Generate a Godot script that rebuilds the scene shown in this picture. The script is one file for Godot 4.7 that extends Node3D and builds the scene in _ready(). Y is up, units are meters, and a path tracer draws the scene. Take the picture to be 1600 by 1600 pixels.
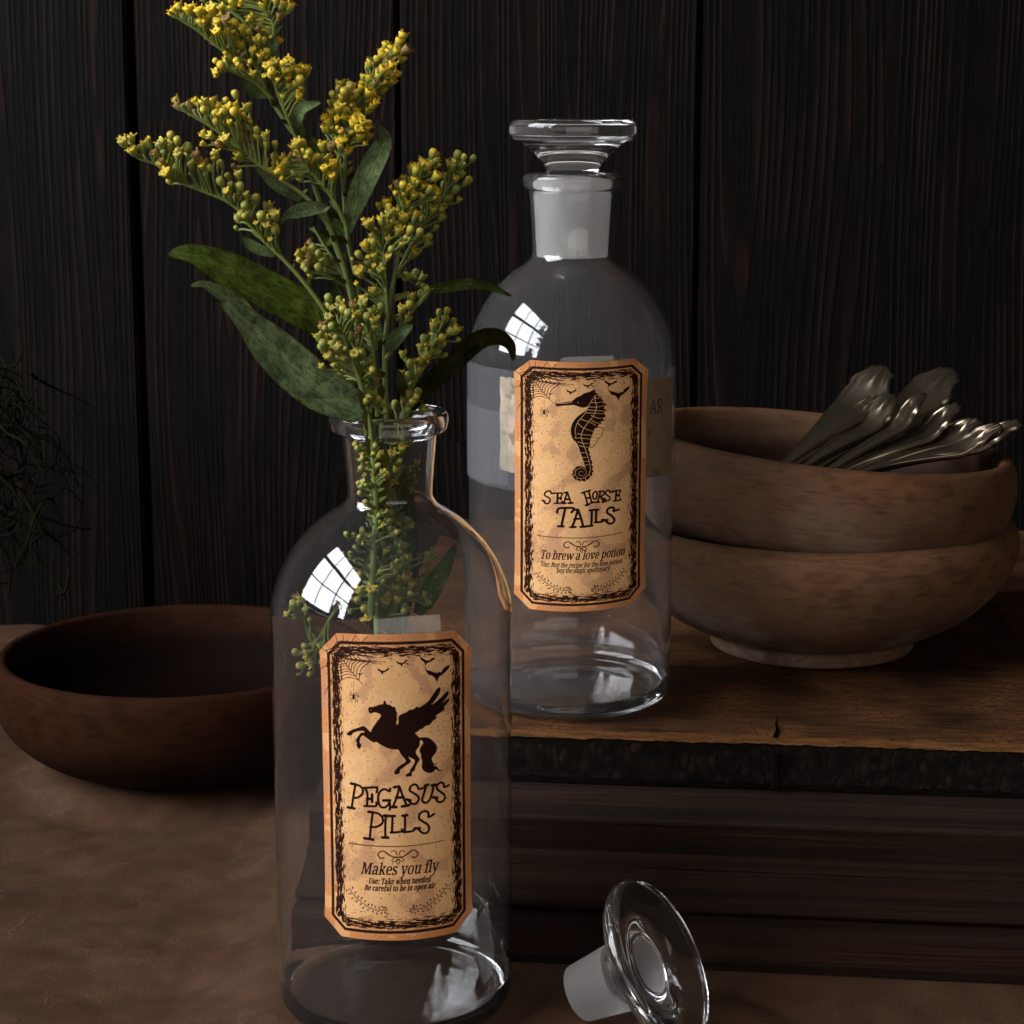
extends Node3D
# Still life: two glass apothecary bottles with printed labels, goldenrod, turned wooden bowls, silver cutlery, an old chest and a dark plank wall.

const PLANTS := [
{"label":"tallest goldenrod stem, leaning left, its yellow sprays running out of the top of the photo","stem":[Vector3(-1.2,149.6,4.0),Vector3(-1.5,174.6,3.1),Vector3(-2.2,199.2,2.2),Vector3(-3.9,218.8,1.4),Vector3(-5.5,235.8,0.8),Vector3(-8.3,257.5,-0.1),Vector3(-11.0,271.8,-0.6),Vector3(-14.4,286.1,-1.2),Vector3(-20.2,302.6,-1.9),Vector3(-25.8,319.0,-2.5),Vector3(-31.5,336.4,-3.3),Vector3(-36.1,343.4,-3.6),Vector3(-43.8,356.1,-4.2),Vector3(-47.4,367.5,-4.7),Vector3(-50.9,379.4,-5.2),Vector3(-59.8,386.9,-5.6),Vector3(-66.0,393.0,-6.0)],"r":1.5,"leaves":[
  {"p":[Vector3(-30.9,339.6,2.0),Vector3(-32.2,344.6,4.4),Vector3(-30.2,348.8,6.4),Vector3(-26.3,350.8,8.3),Vector3(-22.4,351.5,10.0)],"w":2.2,"tone":0.75,"fold":0.50,"twist":0.60},
  {"p":[Vector3(-39.9,365.2,0.0),Vector3(-40.5,369.7,1.9),Vector3(-40.0,372.8,3.2),Vector3(-39.7,374.6,4.0)],"w":1.9,"tone":0.70,"fold":0.30,"twist":0.20},
  {"p":[Vector3(-29.6,338.7,-4.0),Vector3(-26.6,334.7,-6.2),Vector3(-25.1,328.1,-9.0),Vector3(-25.0,320.9,-12.0)],"w":2.6,"tone":0.35,"fold":0.30,"twist":0.10},
  {"p":[Vector3(-42.5,353.8,0.0),Vector3(-46.9,354.7,1.9),Vector3(-50.3,357.9,4.0),Vector3(-53.6,361.0,6.0)],"w":1.7,"tone":0.50,"fold":0.30,"twist":0.10},
],"branches":[
  {"p":[Vector3(-43.7,356.1,-3.0),Vector3(-45.9,362.9,-1.2),Vector3(-50.3,366.3,0.3),Vector3(-56.7,368.8,2.1),Vector3(-66.2,376.4,5.3),Vector3(-71.0,379.5,6.8),Vector3(-74.8,382.1,8.0)],"ripe":0.80,"buds":[Vector3(-75.0,382.5,4.0),Vector3(-73.7,384.6,1.4),Vector3(-69.4,383.3,6.0),Vector3(-65.5,382.7,8.6),Vector3(-60.4,383.3,10.9),Vector3(-65.1,379.0,6.1),Vector3(-63.0,380.5,2.5),Vector3(-61.6,380.5,1.3),Vector3(-58.3,379.8,8.4),Vector3(-55.1,379.5,12.2),Vector3(-53.3,378.8,4.7),Vector3(-64.7,375.9,-1.5),Vector3(-61.9,377.9,-0.2),Vector3(-58.8,375.5,12.0),Vector3(-57.6,374.6,4.4),Vector3(-55.7,376.7,-6.0),Vector3(-55.2,373.7,2.3),Vector3(-53.7,373.9,-4.1),Vector3(-51.5,376.3,-1.8),Vector3(-48.9,375.7,-1.8),Vector3(-49.3,373.4,-2.9),Vector3(-45.4,372.8,3.0),Vector3(-43.5,372.5,-0.6),Vector3(-51.6,370.9,-2.0),Vector3(-47.4,369.2,2.3),Vector3(-44.5,367.4,3.6),Vector3(-53.0,375.3,-6.5),Vector3(-54.3,374.9,1.4),Vector3(-47.7,371.6,-4.6)]},
  {"p":[Vector3(-45.1,360.7,-4.0),Vector3(-42.5,369.8,-3.4),Vector3(-40.4,376.6,-3.0),Vector3(-42.0,384.5,-2.4),Vector3(-43.7,391.3,-2.0)],"ripe":0.85,"buds":[Vector3(-51.4,386.3,-3.0),Vector3(-48.8,387.9,-8.6),Vector3(-48.2,380.9,-2.5),Vector3(-43.6,385.4,-2.5),Vector3(-42.7,382.5,-4.1),Vector3(-45.1,380.9,-7.9),Vector3(-45.0,378.5,-4.7),Vector3(-41.1,380.6,-8.2),Vector3(-38.2,382.7,-9.4),Vector3(-37.2,385.1,-1.3),Vector3(-35.2,385.6,-8.0),Vector3(-38.5,386.7,3.5),Vector3(-46.0,390.4,1.6),Vector3(-43.0,391.5,-12.1),Vector3(-49.8,390.1,-0.6),Vector3(-58.0,387.7,-7.5),Vector3(-54.4,386.7,-1.9),Vector3(-59.2,389.2,-1.8),Vector3(-64.1,391.5,-11.9),Vector3(-39.7,389.7,-3.3),Vector3(-42.4,376.2,-4.3)]},
  {"p":[Vector3(-41.3,352.6,0.0),Vector3(-46.6,358.3,3.1),Vector3(-53.6,361.9,6.3),Vector3(-57.4,363.7,8.0)],"ripe":0.70,"buds":[Vector3(-57.2,364.1,12.8),Vector3(-55.9,366.5,2.1),Vector3(-52.2,365.5,10.6),Vector3(-51.8,363.1,0.1),Vector3(-47.2,360.6,2.1),Vector3(-56.6,364.9,3.8)]},
  {"p":[Vector3(-33.6,341.1,-2.0),Vector3(-37.8,351.5,0.8),Vector3(-40.1,359.5,3.0),Vector3(-41.3,363.3,4.0)],"ripe":0.70,"buds":[Vector3(-41.4,363.7,11.2),Vector3(-39.6,364.6,6.8),Vector3(-39.3,361.8,15.7),Vector3(-36.3,364.6,7.2),Vector3(-34.3,365.5,8.2),Vector3(-35.4,361.9,7.6),Vector3(-33.4,362.0,0.1),Vector3(-28.9,362.6,2.6),Vector3(-30.0,358.7,8.9),Vector3(-36.3,357.9,0.1),Vector3(-33.3,354.4,2.2),Vector3(-31.1,354.4,1.2),Vector3(-34.7,359.7,5.6),Vector3(-39.3,362.4,1.8),Vector3(-32.8,360.6,1.8),Vector3(-34.2,356.5,2.9),Vector3(-37.6,363.3,4.3),Vector3(-37.8,360.2,-1.4),Vector3(-31.9,357.4,6.6)]},
]},
{"label":"goldenrod stem with a long bud spray reaching left above the widest one","stem":[Vector3(-2.3,155.0,10.0),Vector3(-2.5,181.0,9.3),Vector3(-2.5,203.0,8.8),Vector3(-4.4,222.5,8.3),Vector3(-6.1,239.3,7.8),Vector3(-9.2,258.4,7.3),Vector3(-12.3,277.4,6.8),Vector3(-16.1,293.8,6.4),Vector3(-20.6,306.6,6.0)],"r":1.5,"leaves":[
  {"p":[Vector3(-30.9,316.6,6.0),Vector3(-39.7,322.6,10.3),Vector3(-46.5,328.4,14.0)],"w":2.2,"tone":0.80,"fold":0.30,"twist":0.20},
  {"p":[Vector3(-21.2,313.4,6.0),Vector3(-26.1,313.5,8.7),Vector3(-31.4,312.5,11.7),Vector3(-35.4,310.6,14.1),Vector3(-37.5,307.9,16.0)],"w":2.6,"tone":1.00,"fold":0.50,"twist":0.70},
  {"p":[Vector3(-14.0,307.4,0.0),Vector3(-11.2,315.7,1.3),Vector3(-6.2,326.2,3.1),Vector3(-1.8,334.1,4.5),Vector3(-0.3,338.9,5.2),Vector3(-2.5,343.3,6.0)],"w":4.2,"tone":0.75,"fold":0.25,"twist":0.15},
],"branches":[
  {"p":[Vector3(-20.6,306.6,6.0),Vector3(-28.4,317.2,7.9),Vector3(-39.7,325.3,9.9),Vector3(-47.5,331.1,11.3),Vector3(-59.6,341.4,13.6),Vector3(-68.4,347.0,15.1),Vector3(-73.2,350.2,16.0)],"ripe":0.55,"buds":[Vector3(-73.6,349.7,9.5),Vector3(-69.6,350.1,9.7),Vector3(-67.6,351.0,9.1),Vector3(-63.1,348.4,19.7),Vector3(-61.3,350.2,13.0),Vector3(-60.7,351.5,10.0),Vector3(-56.8,351.5,8.5),Vector3(-56.8,347.5,16.0),Vector3(-55.5,347.9,8.3),Vector3(-53.3,349.7,7.2),Vector3(-52.6,347.5,16.7),Vector3(-51.0,347.9,7.2),Vector3(-50.1,346.1,11.5),Vector3(-52.1,346.1,13.6),Vector3(-54.9,342.2,10.9),Vector3(-61.3,339.3,13.6),Vector3(-55.6,337.9,19.8),Vector3(-55.6,336.5,10.1),Vector3(-50.9,339.6,6.4),Vector3(-49.4,341.0,3.5),Vector3(-45.6,341.1,11.2),Vector3(-45.4,338.8,10.0),Vector3(-42.2,338.9,13.1),Vector3(-49.6,338.3,9.9),Vector3(-42.8,336.0,8.9),Vector3(-43.4,335.1,7.7),Vector3(-47.4,337.4,9.1),Vector3(-51.6,332.5,13.0),Vector3(-59.1,348.8,12.3),Vector3(-59.3,347.0,14.7)]},
  {"p":[Vector3(-15.0,307.5,2.0),Vector3(-19.5,316.9,3.5),Vector3(-25.1,324.4,4.8),Vector3(-30.7,330.4,6.0)],"ripe":0.75,"buds":[Vector3(-30.5,336.2,15.5),Vector3(-29.0,333.7,8.4),Vector3(-33.8,332.1,-1.9),Vector3(-26.5,333.4,14.7),Vector3(-35.2,329.6,7.7),Vector3(-34.0,328.0,1.3),Vector3(-37.2,326.5,10.5),Vector3(-39.3,329.3,6.1),Vector3(-34.8,326.2,2.9),Vector3(-31.4,333.1,2.8),Vector3(-24.7,330.3,0.3),Vector3(-22.2,335.0,6.0),Vector3(-19.0,335.2,10.9),Vector3(-20.6,330.4,3.4),Vector3(-18.5,328.6,6.9),Vector3(-21.1,327.5,14.2),Vector3(-18.8,325.6,-1.8),Vector3(-25.9,330.5,6.8),Vector3(-30.8,330.4,4.5),Vector3(-28.9,330.7,0.5),Vector3(-33.0,334.5,0.9)]},
  {"p":[Vector3(-11.2,276.3,-4.0),Vector3(-18.4,290.4,-6.8),Vector3(-24.4,299.7,-8.8),Vector3(-28.0,305.6,-10.0)],"ripe":0.20,"buds":[Vector3(-30.5,296.2,-8.9),Vector3(-28.8,294.7,-6.2),Vector3(-32.2,293.3,-11.4),Vector3(-27.5,297.9,-8.5),Vector3(-25.3,295.8,-4.8),Vector3(-23.1,292.8,-6.1),Vector3(-29.1,292.5,-3.6),Vector3(-32.7,295.6,-6.7),Vector3(-30.7,290.5,-5.6),Vector3(-24.8,291.0,1.5)]},
]},
{"label":"goldenrod stem with the widest green bud spray, stretching farthest left","stem":[Vector3(-4.2,155.9,18.0),Vector3(-4.4,180.3,17.1),Vector3(-3.7,202.1,16.3),Vector3(-5.4,222.5,15.5),Vector3(-7.6,239.2,14.9),Vector3(-10.7,249.8,14.4),Vector3(-14.8,260.4,14.0)],"r":1.5,"leaves":[
  {"p":[Vector3(-14.3,262.1,14.0),Vector3(-21.1,270.1,15.6),Vector3(-30.6,278.0,17.6),Vector3(-41.8,284.5,19.7),Vector3(-53.0,290.9,21.8),Vector3(-64.0,296.5,23.8),Vector3(-70.7,298.5,25.0),Vector3(-77.0,298.3,26.0)],"w":7.0,"tone":0.06,"fold":0.18,"twist":0.30},
  {"p":[Vector3(-39.6,297.3,16.0),Vector3(-45.3,299.2,16.8),Vector3(-49.8,302.1,17.6),Vector3(-52.2,303.9,18.0)],"w":1.9,"tone":0.50,"fold":0.30,"twist":0.10},
],"branches":[
  {"p":[Vector3(-14.8,260.4,14.0),Vector3(-21.5,275.9,15.5),Vector3(-29.5,287.7,16.7),Vector3(-37.1,296.5,17.8),Vector3(-44.9,304.4,18.8),Vector3(-50.4,312.0,19.6),Vector3(-55.7,316.6,20.2),Vector3(-63.7,320.1,21.0),Vector3(-73.5,324.2,22.0),Vector3(-80.1,329.6,22.8),Vector3(-86.7,332.1,23.4),Vector3(-91.0,336.4,24.0)],"ripe":0.30,"buds":[Vector3(-90.9,337.1,27.1),Vector3(-88.5,338.4,24.6),Vector3(-87.5,334.0,27.4),Vector3(-85.5,335.1,19.2),Vector3(-82.9,336.6,22.0),Vector3(-77.1,336.7,27.1),Vector3(-74.8,335.8,26.1),Vector3(-71.3,337.9,30.5),Vector3(-79.9,333.2,23.2),Vector3(-78.6,333.0,15.7),Vector3(-70.7,333.0,32.4),Vector3(-68.2,335.4,27.9),Vector3(-69.5,332.4,17.0),Vector3(-65.1,332.3,29.0),Vector3(-78.0,329.2,23.1),Vector3(-73.9,328.4,13.4),Vector3(-68.2,328.8,19.9),Vector3(-73.8,326.1,19.8),Vector3(-75.7,326.3,30.6),Vector3(-59.8,332.4,17.5),Vector3(-57.7,329.5,19.8),Vector3(-61.4,327.9,20.0),Vector3(-65.4,330.0,19.9),Vector3(-55.6,324.9,16.1),Vector3(-51.2,325.5,21.5),Vector3(-57.0,323.5,26.3),Vector3(-50.6,321.5,23.4),Vector3(-52.4,315.9,15.5),Vector3(-49.1,316.5,14.1),Vector3(-45.3,317.3,20.3),Vector3(-42.1,313.6,15.7),Vector3(-52.5,309.8,16.6),Vector3(-48.6,313.4,11.2),Vector3(-42.6,311.4,29.0),Vector3(-38.2,311.1,23.5),Vector3(-41.5,307.6,13.9),Vector3(-38.4,306.3,23.1),Vector3(-48.5,314.9,26.6),Vector3(-47.7,314.4,7.7)]},
]},
{"label":"goldenrod stem with the brightest, most open yellow spray, upright in the middle","stem":[Vector3(-0.3,147.4,-4.0),Vector3(-0.2,172.8,-4.5),Vector3(-0.7,197.8,-5.1),Vector3(-2.5,217.6,-5.5),Vector3(-4.2,237.2,-5.9),Vector3(-8.0,261.5,-6.5),Vector3(-11.3,283.2,-7.0),Vector3(-14.7,299.8,-7.4),Vector3(-16.1,316.4,-7.7),Vector3(-16.7,327.7,-8.0)],"r":1.5,"leaves":[
  {"p":[Vector3(-15.8,276.5,-2.0),Vector3(-18.5,279.5,0.0),Vector3(-19.4,283.5,2.1),Vector3(-19.0,287.5,4.0)],"w":2.2,"tone":0.80,"fold":0.40,"twist":0.20},
  {"p":[Vector3(-26.1,299.4,-14.0),Vector3(-18.9,304.0,-16.1),Vector3(-14.6,311.1,-18.2),Vector3(-12.7,318.2,-20.0)],"w":4.0,"tone":0.25,"fold":0.20,"twist":0.20},
],"branches":[
  {"p":[Vector3(-16.7,327.7,-8.0),Vector3(-13.4,342.1,-8.6),Vector3(-9.3,353.8,-9.1),Vector3(-3.3,363.0,-9.6),Vector3(3.4,371.3,-10.0)],"ripe":1.00,"buds":[Vector3(4.2,372.5,-12.7),Vector3(1.4,370.0,-11.9),Vector3(3.6,369.4,-6.7),Vector3(6.7,369.9,-10.6),Vector3(-1.9,367.6,-10.9),Vector3(-3.7,366.2,-9.9),Vector3(1.1,365.6,-0.5),Vector3(2.6,364.2,1.1),Vector3(-6.2,364.9,-12.2),Vector3(-7.3,364.0,-14.2),Vector3(-0.5,362.4,3.8),Vector3(-4.0,364.9,-14.5),Vector3(-8.7,359.8,-12.2),Vector3(-6.6,359.3,-9.2),Vector3(-0.8,359.8,-7.1),Vector3(1.7,358.8,-4.4),Vector3(-4.1,357.0,-7.4),Vector3(-2.2,355.6,-13.7),Vector3(-9.3,356.1,-6.7),Vector3(-11.8,353.8,-7.9),Vector3(-6.0,354.2,0.2),Vector3(-8.5,354.2,-9.3),Vector3(-13.3,351.4,-15.7),Vector3(-12.8,348.6,-14.1),Vector3(-5.3,349.6,-1.8),Vector3(-9.7,351.4,-11.7),Vector3(-11.2,353.3,-19.6),Vector3(-7.8,351.9,-12.0),Vector3(-3.3,361.2,-9.5),Vector3(0.4,361.6,-3.7)]},
  {"p":[Vector3(-16.2,321.2,-6.0),Vector3(-17.4,335.3,-4.3),Vector3(-18.4,344.5,-3.1),Vector3(-17.4,353.8,-2.0)],"ripe":0.60,"buds":[Vector3(-16.8,357.0,-7.1),Vector3(-12.9,356.5,1.3),Vector3(-18.9,353.8,2.0),Vector3(-17.2,354.0,-5.5),Vector3(-15.7,351.9,-3.2),Vector3(-14.3,354.7,6.8),Vector3(-16.4,348.8,5.9),Vector3(-14.4,347.8,1.6),Vector3(-18.3,351.5,-0.6),Vector3(-13.0,353.8,3.7)]},
  {"p":[Vector3(-15.9,318.9,-5.0),Vector3(-15.0,330.7,-1.8),Vector3(-14.2,338.8,0.4),Vector3(-13.3,344.6,2.0)],"ripe":0.95,"buds":[Vector3(-21.5,345.1,1.0),Vector3(-20.1,343.7,0.9),Vector3(-18.2,342.2,-3.3),Vector3(-14.4,345.1,2.0),Vector3(-12.6,344.6,1.6),Vector3(-14.9,341.1,14.6),Vector3(-10.4,342.3,0.4),Vector3(-7.9,343.8,8.4),Vector3(-9.4,341.5,8.0),Vector3(-15.2,337.6,-1.0),Vector3(-16.2,336.4,5.4),Vector3(-14.7,336.0,-11.4),Vector3(-9.5,338.6,0.9),Vector3(-11.3,343.3,6.0),Vector3(-20.3,341.2,-11.3),Vector3(-13.1,340.8,-4.8),Vector3(-10.3,344.7,7.3)]},
]},
{"label":"goldenrod stem with a dense half open spray, foremost on the right","stem":[Vector3(2.9,150.7,8.0),Vector3(2.7,175.6,7.3),Vector3(1.9,200.2,6.6),Vector3(1.2,219.6,6.1),Vector3(-0.6,239.0,5.6),Vector3(-0.8,262.9,4.9),Vector3(1.3,279.5,4.4),Vector3(3.8,293.6,4.0)],"r":1.5,"leaves":[
  {"p":[Vector3(10.5,282.4,-2.0),Vector3(19.9,283.3,-5.1),Vector3(31.9,284.4,-9.1),Vector3(39.5,282.5,-11.6),Vector3(46.3,279.4,-14.0)],"w":2.0,"tone":0.15,"fold":0.50,"twist":0.40},
  {"p":[Vector3(-0.0,261.6,10.0),Vector3(3.5,266.1,12.4),Vector3(6.9,269.7,14.4),Vector3(10.1,271.7,16.0)],"w":2.6,"tone":0.85,"fold":0.30,"twist":0.20},
  {"p":[Vector3(-3.6,260.9,-2.0),Vector3(-5.4,270.1,-5.7),Vector3(-5.3,275.8,-8.0)],"w":2.4,"tone":0.30,"fold":0.30,"twist":0.20},
],"branches":[
  {"p":[Vector3(3.8,293.6,4.0),Vector3(6.7,309.8,1.5),Vector3(10.5,321.4,-0.3),Vector3(16.1,331.1,-2.0)],"ripe":0.75,"buds":[Vector3(17.0,332.5,-3.3),Vector3(17.3,329.6,-7.5),Vector3(13.2,328.8,-3.5),Vector3(8.9,326.4,-3.7),Vector3(11.1,326.2,2.6),Vector3(10.6,322.9,1.6),Vector3(11.4,324.6,-2.1),Vector3(6.5,322.7,-3.6),Vector3(4.3,321.4,-0.2),Vector3(6.6,321.3,6.7),Vector3(18.1,324.2,0.4),Vector3(10.1,317.4,3.6),Vector3(7.1,314.9,0.0),Vector3(5.9,313.2,-5.3),Vector3(-0.1,314.3,-2.4),Vector3(1.2,313.3,4.4),Vector3(2.5,310.3,2.0),Vector3(6.0,309.1,-3.0),Vector3(8.2,310.3,-6.9),Vector3(15.7,319.6,0.2),Vector3(17.4,319.0,-2.3),Vector3(12.3,326.5,-2.7),Vector3(13.2,321.3,-2.3),Vector3(8.2,319.2,1.5),Vector3(14.8,327.9,0.1)]},
  {"p":[Vector3(0.4,272.5,6.0),Vector3(-0.4,286.8,6.9),Vector3(-0.7,296.2,7.4),Vector3(-1.5,305.6,8.0)],"ripe":0.40,"buds":[Vector3(-0.7,308.7,12.8),Vector3(-5.8,307.3,12.6),Vector3(-5.7,307.8,14.7),Vector3(-1.2,308.6,12.0),Vector3(-3.5,304.5,6.2),Vector3(-0.6,303.5,7.6),Vector3(-4.2,300.8,10.1),Vector3(6.5,309.2,6.4),Vector3(4.8,305.0,10.6),Vector3(9.1,305.5,13.7),Vector3(-1.4,297.3,3.4),Vector3(1.3,306.9,-0.9),Vector3(-9.2,296.7,13.4),Vector3(-5.9,294.8,7.4),Vector3(-6.1,293.7,10.7),Vector3(-3.5,293.3,0.5),Vector3(-1.6,291.3,15.7),Vector3(-9.0,289.5,10.7),Vector3(-4.3,282.5,5.9),Vector3(-7.9,291.4,5.3),Vector3(0.9,306.5,8.6),Vector3(3.2,307.4,7.2),Vector3(-4.4,302.7,6.4),Vector3(0.9,301.0,2.1),Vector3(2.5,298.6,13.9),Vector3(-7.2,299.0,7.5)]},
  {"p":[Vector3(3.3,288.2,-4.0),Vector3(10.5,302.3,-6.8),Vector3(20.0,316.3,-9.8),Vector3(25.3,327.5,-12.0)],"ripe":0.35,"buds":[Vector3(25.8,331.8,-11.6),Vector3(28.2,330.8,-11.5),Vector3(24.5,328.1,-23.8),Vector3(23.9,327.2,-9.4),Vector3(21.9,323.7,-12.8),Vector3(27.1,324.6,-13.4),Vector3(24.8,319.1,-10.3),Vector3(20.8,317.9,-15.1),Vector3(17.8,316.0,-5.6),Vector3(12.7,308.1,-11.5),Vector3(19.4,308.5,-13.1),Vector3(15.1,315.2,-13.5),Vector3(14.8,301.8,-6.6),Vector3(9.7,296.0,-1.9),Vector3(6.5,287.0,-7.0),Vector3(9.6,288.0,-12.1),Vector3(16.9,311.9,-3.3),Vector3(22.2,315.6,-15.1)]},
  {"p":[Vector3(-0.2,258.5,8.0),Vector3(6.0,270.1,5.2),Vector3(10.7,277.5,3.3),Vector3(15.0,282.1,2.0)],"ripe":0.25,"buds":[Vector3(5.8,276.3,10.4),Vector3(9.3,280.3,2.8),Vector3(12.0,281.3,-1.0),Vector3(14.3,282.0,-1.2),Vector3(8.5,277.7,6.0)]},
]},
{"label":"short goldenrod sprig with pale green buds, at the left front of the bottle mouth","stem":[Vector3(-6.2,164.3,22.0),Vector3(-4.9,184.1,22.9),Vector3(-3.7,203.6,23.7),Vector3(-4.3,222.9,24.6),Vector3(-5.9,239.6,25.4),Vector3(-8.9,252.6,26.0)],"r":1.5,"leaves":[
  {"p":[Vector3(-7.5,240.3,22.0),Vector3(-13.2,243.6,23.8),Vector3(-24.4,250.7,27.3),Vector3(-34.2,260.0,31.0),Vector3(-42.7,269.2,34.5),Vector3(-50.1,277.8,37.6),Vector3(-56.4,283.4,40.0)],"w":8.2,"tone":0.90,"fold":0.12,"twist":0.25},
  {"p":[Vector3(-46.2,274.5,24.0),Vector3(-52.2,281.1,26.0),Vector3(-58.1,284.5,27.5),Vector3(-63.6,287.4,28.9),Vector3(-68.7,287.2,30.0)],"w":2.4,"tone":0.55,"fold":0.60,"twist":0.50},
],"branches":[
  {"p":[Vector3(-8.9,252.6,26.0),Vector3(-12.6,263.3,27.5),Vector3(-15.3,272.7,28.8),Vector3(-17.4,280.8,30.0)],"ripe":0.12,"buds":[Vector3(-18.8,282.9,34.4),Vector3(-18.9,279.6,28.5),Vector3(-15.0,280.1,34.3),Vector3(-18.4,276.6,39.5),Vector3(-20.0,272.1,27.5),Vector3(-14.3,274.4,23.1),Vector3(-23.3,267.4,23.0),Vector3(-20.7,266.7,21.1),Vector3(-18.0,268.5,24.9),Vector3(-17.2,264.2,23.9),Vector3(-20.8,261.0,20.6),Vector3(-18.6,261.3,29.9),Vector3(-17.8,255.9,13.6),Vector3(-15.9,252.9,19.4),Vector3(-11.6,277.9,39.2),Vector3(-21.0,266.3,33.0),Vector3(-17.9,272.5,31.2),Vector3(-15.8,264.0,29.8)]},
  {"p":[Vector3(-7.0,243.8,22.0),Vector3(-8.2,251.0,22.8),Vector3(-9.5,258.1,23.5),Vector3(-9.8,262.9,24.0)],"ripe":0.12,"buds":[Vector3(-10.1,262.5,32.5),Vector3(-8.3,262.7,26.3),Vector3(-10.9,258.1,23.6),Vector3(-7.6,257.3,17.1),Vector3(-5.8,259.0,22.8),Vector3(-12.4,267.5,20.3),Vector3(-9.0,269.9,20.5),Vector3(-8.2,242.3,18.4),Vector3(-6.0,245.2,21.8),Vector3(-3.3,244.5,20.4),Vector3(-6.7,244.9,26.4),Vector3(-9.6,254.8,16.3),Vector3(-6.4,254.2,21.9),Vector3(-3.8,256.9,32.2)]},
  {"p":[Vector3(-3.2,238.2,16.0),Vector3(-4.4,259.4,14.9),Vector3(-6.2,268.7,14.5),Vector3(-9.9,276.9,14.0)],"ripe":0.20,"buds":[Vector3(-11.3,278.1,14.2),Vector3(-7.6,279.2,20.0),Vector3(-6.2,274.5,20.0),Vector3(-3.9,273.2,20.9),Vector3(-9.2,275.2,17.9),Vector3(-5.3,264.7,7.8),Vector3(-2.0,277.5,12.8),Vector3(-7.7,270.4,12.5)]},
]},
{"label":"short goldenrod sprig with dull brownish buds, at the right of the bottle mouth","stem":[Vector3(4.8,150.5,-2.0),Vector3(5.0,173.1,-3.0),Vector3(4.2,198.0,-4.0),Vector3(3.9,217.7,-4.9),Vector3(4.6,234.8,-5.6),Vector3(7.5,243.3,-6.0)],"r":1.5,"leaves":[
  {"p":[Vector3(5.5,234.8,-6.0),Vector3(12.2,243.6,-9.4),Vector3(22.4,252.8,-13.7),Vector3(32.8,261.6,-17.8),Vector3(40.4,263.3,-20.2),Vector3(45.8,259.6,-22.1),Vector3(46.8,253.0,-24.0)],"w":3.8,"tone":-0.10,"fold":0.30,"twist":0.50},
],"branches":[
  {"p":[Vector3(7.5,243.3,-6.0),Vector3(11.2,251.7,-7.3),Vector3(15.3,260.1,-8.5),Vector3(20.2,269.6,-10.0)],"ripe":0.40,"buds":[Vector3(18.5,272.4,-17.7),Vector3(21.6,273.5,-12.3),Vector3(20.9,270.1,-16.3),Vector3(23.8,268.9,-18.3),Vector3(25.0,266.6,-8.9),Vector3(22.6,265.9,-10.2),Vector3(16.7,267.1,-13.1),Vector3(17.6,264.5,-14.2),Vector3(12.8,262.9,-11.5),Vector3(11.8,259.6,-10.5),Vector3(15.7,260.5,-10.9),Vector3(14.8,258.3,-8.8),Vector3(18.6,260.9,-11.3),Vector3(7.7,254.4,-5.6),Vector3(11.6,255.4,-5.1),Vector3(7.2,250.0,-5.2),Vector3(10.8,250.8,-10.6),Vector3(5.0,257.1,-10.8),Vector3(19.7,263.9,-7.2),Vector3(13.8,256.4,-9.0)]},
  {"p":[Vector3(4.6,224.5,6.0),Vector3(5.7,234.4,7.0),Vector3(6.7,239.3,7.5),Vector3(8.2,243.7,8.0)],"ripe":0.20,"buds":[Vector3(8.2,244.6,7.8),Vector3(5.1,240.3,-4.8),Vector3(6.5,236.7,-6.2),Vector3(9.2,242.0,9.4),Vector3(10.7,243.9,9.6)]},
]},
{"label":"goldenrod sprig hanging down inside the clear bottle","stem":[Vector3(-2.3,234.7,9.0),Vector3(-1.0,225.0,8.9),Vector3(0.2,210.4,8.7),Vector3(-0.5,193.2,8.5),Vector3(-2.1,175.8,8.3),Vector3(-3.4,154.5,8.0)],"r":1.2,"leaves":[
  {"p":[Vector3(10.1,159.7,4.0),Vector3(15.1,168.3,3.4),Vector3(20.0,177.0,2.7),Vector3(24.9,186.8,2.0)],"w":3.6,"tone":0.50,"fold":0.25,"twist":0.20},
  {"p":[Vector3(-1.0,227.3,8.0),Vector3(-2.4,210.5,9.3),Vector3(-5.1,193.6,10.7),Vector3(-9.6,177.9,12.0)],"w":2.4,"tone":0.30,"fold":0.30,"twist":0.30},
  {"p":[Vector3(2.5,226.4,3.0),Vector3(4.1,204.2,2.2),Vector3(7.3,186.7,1.5),Vector3(10.6,174.1,1.0)],"w":2.4,"tone":0.20,"fold":0.30,"twist":0.30},
  {"p":[Vector3(-0.1,207.0,4.0),Vector3(-1.4,187.7,6.2),Vector3(-4.6,168.3,8.5),Vector3(-7.1,155.0,10.0)],"w":3.0,"tone":0.25,"fold":0.30,"twist":0.40},
  {"p":[Vector3(5.4,212.9,-4.0),Vector3(7.1,190.3,-4.7),Vector3(6.3,167.5,-5.4),Vector3(4.1,149.5,-6.0)],"w":3.2,"tone":0.15,"fold":0.30,"twist":0.40},
  {"p":[Vector3(-4.7,223.0,-3.0),Vector3(-5.1,213.5,-1.0),Vector3(-6.6,205.1,0.7),Vector3(-8.0,199.2,2.0)],"w":2.0,"tone":0.20,"fold":0.30,"twist":0.40},
],"branches":[
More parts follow.
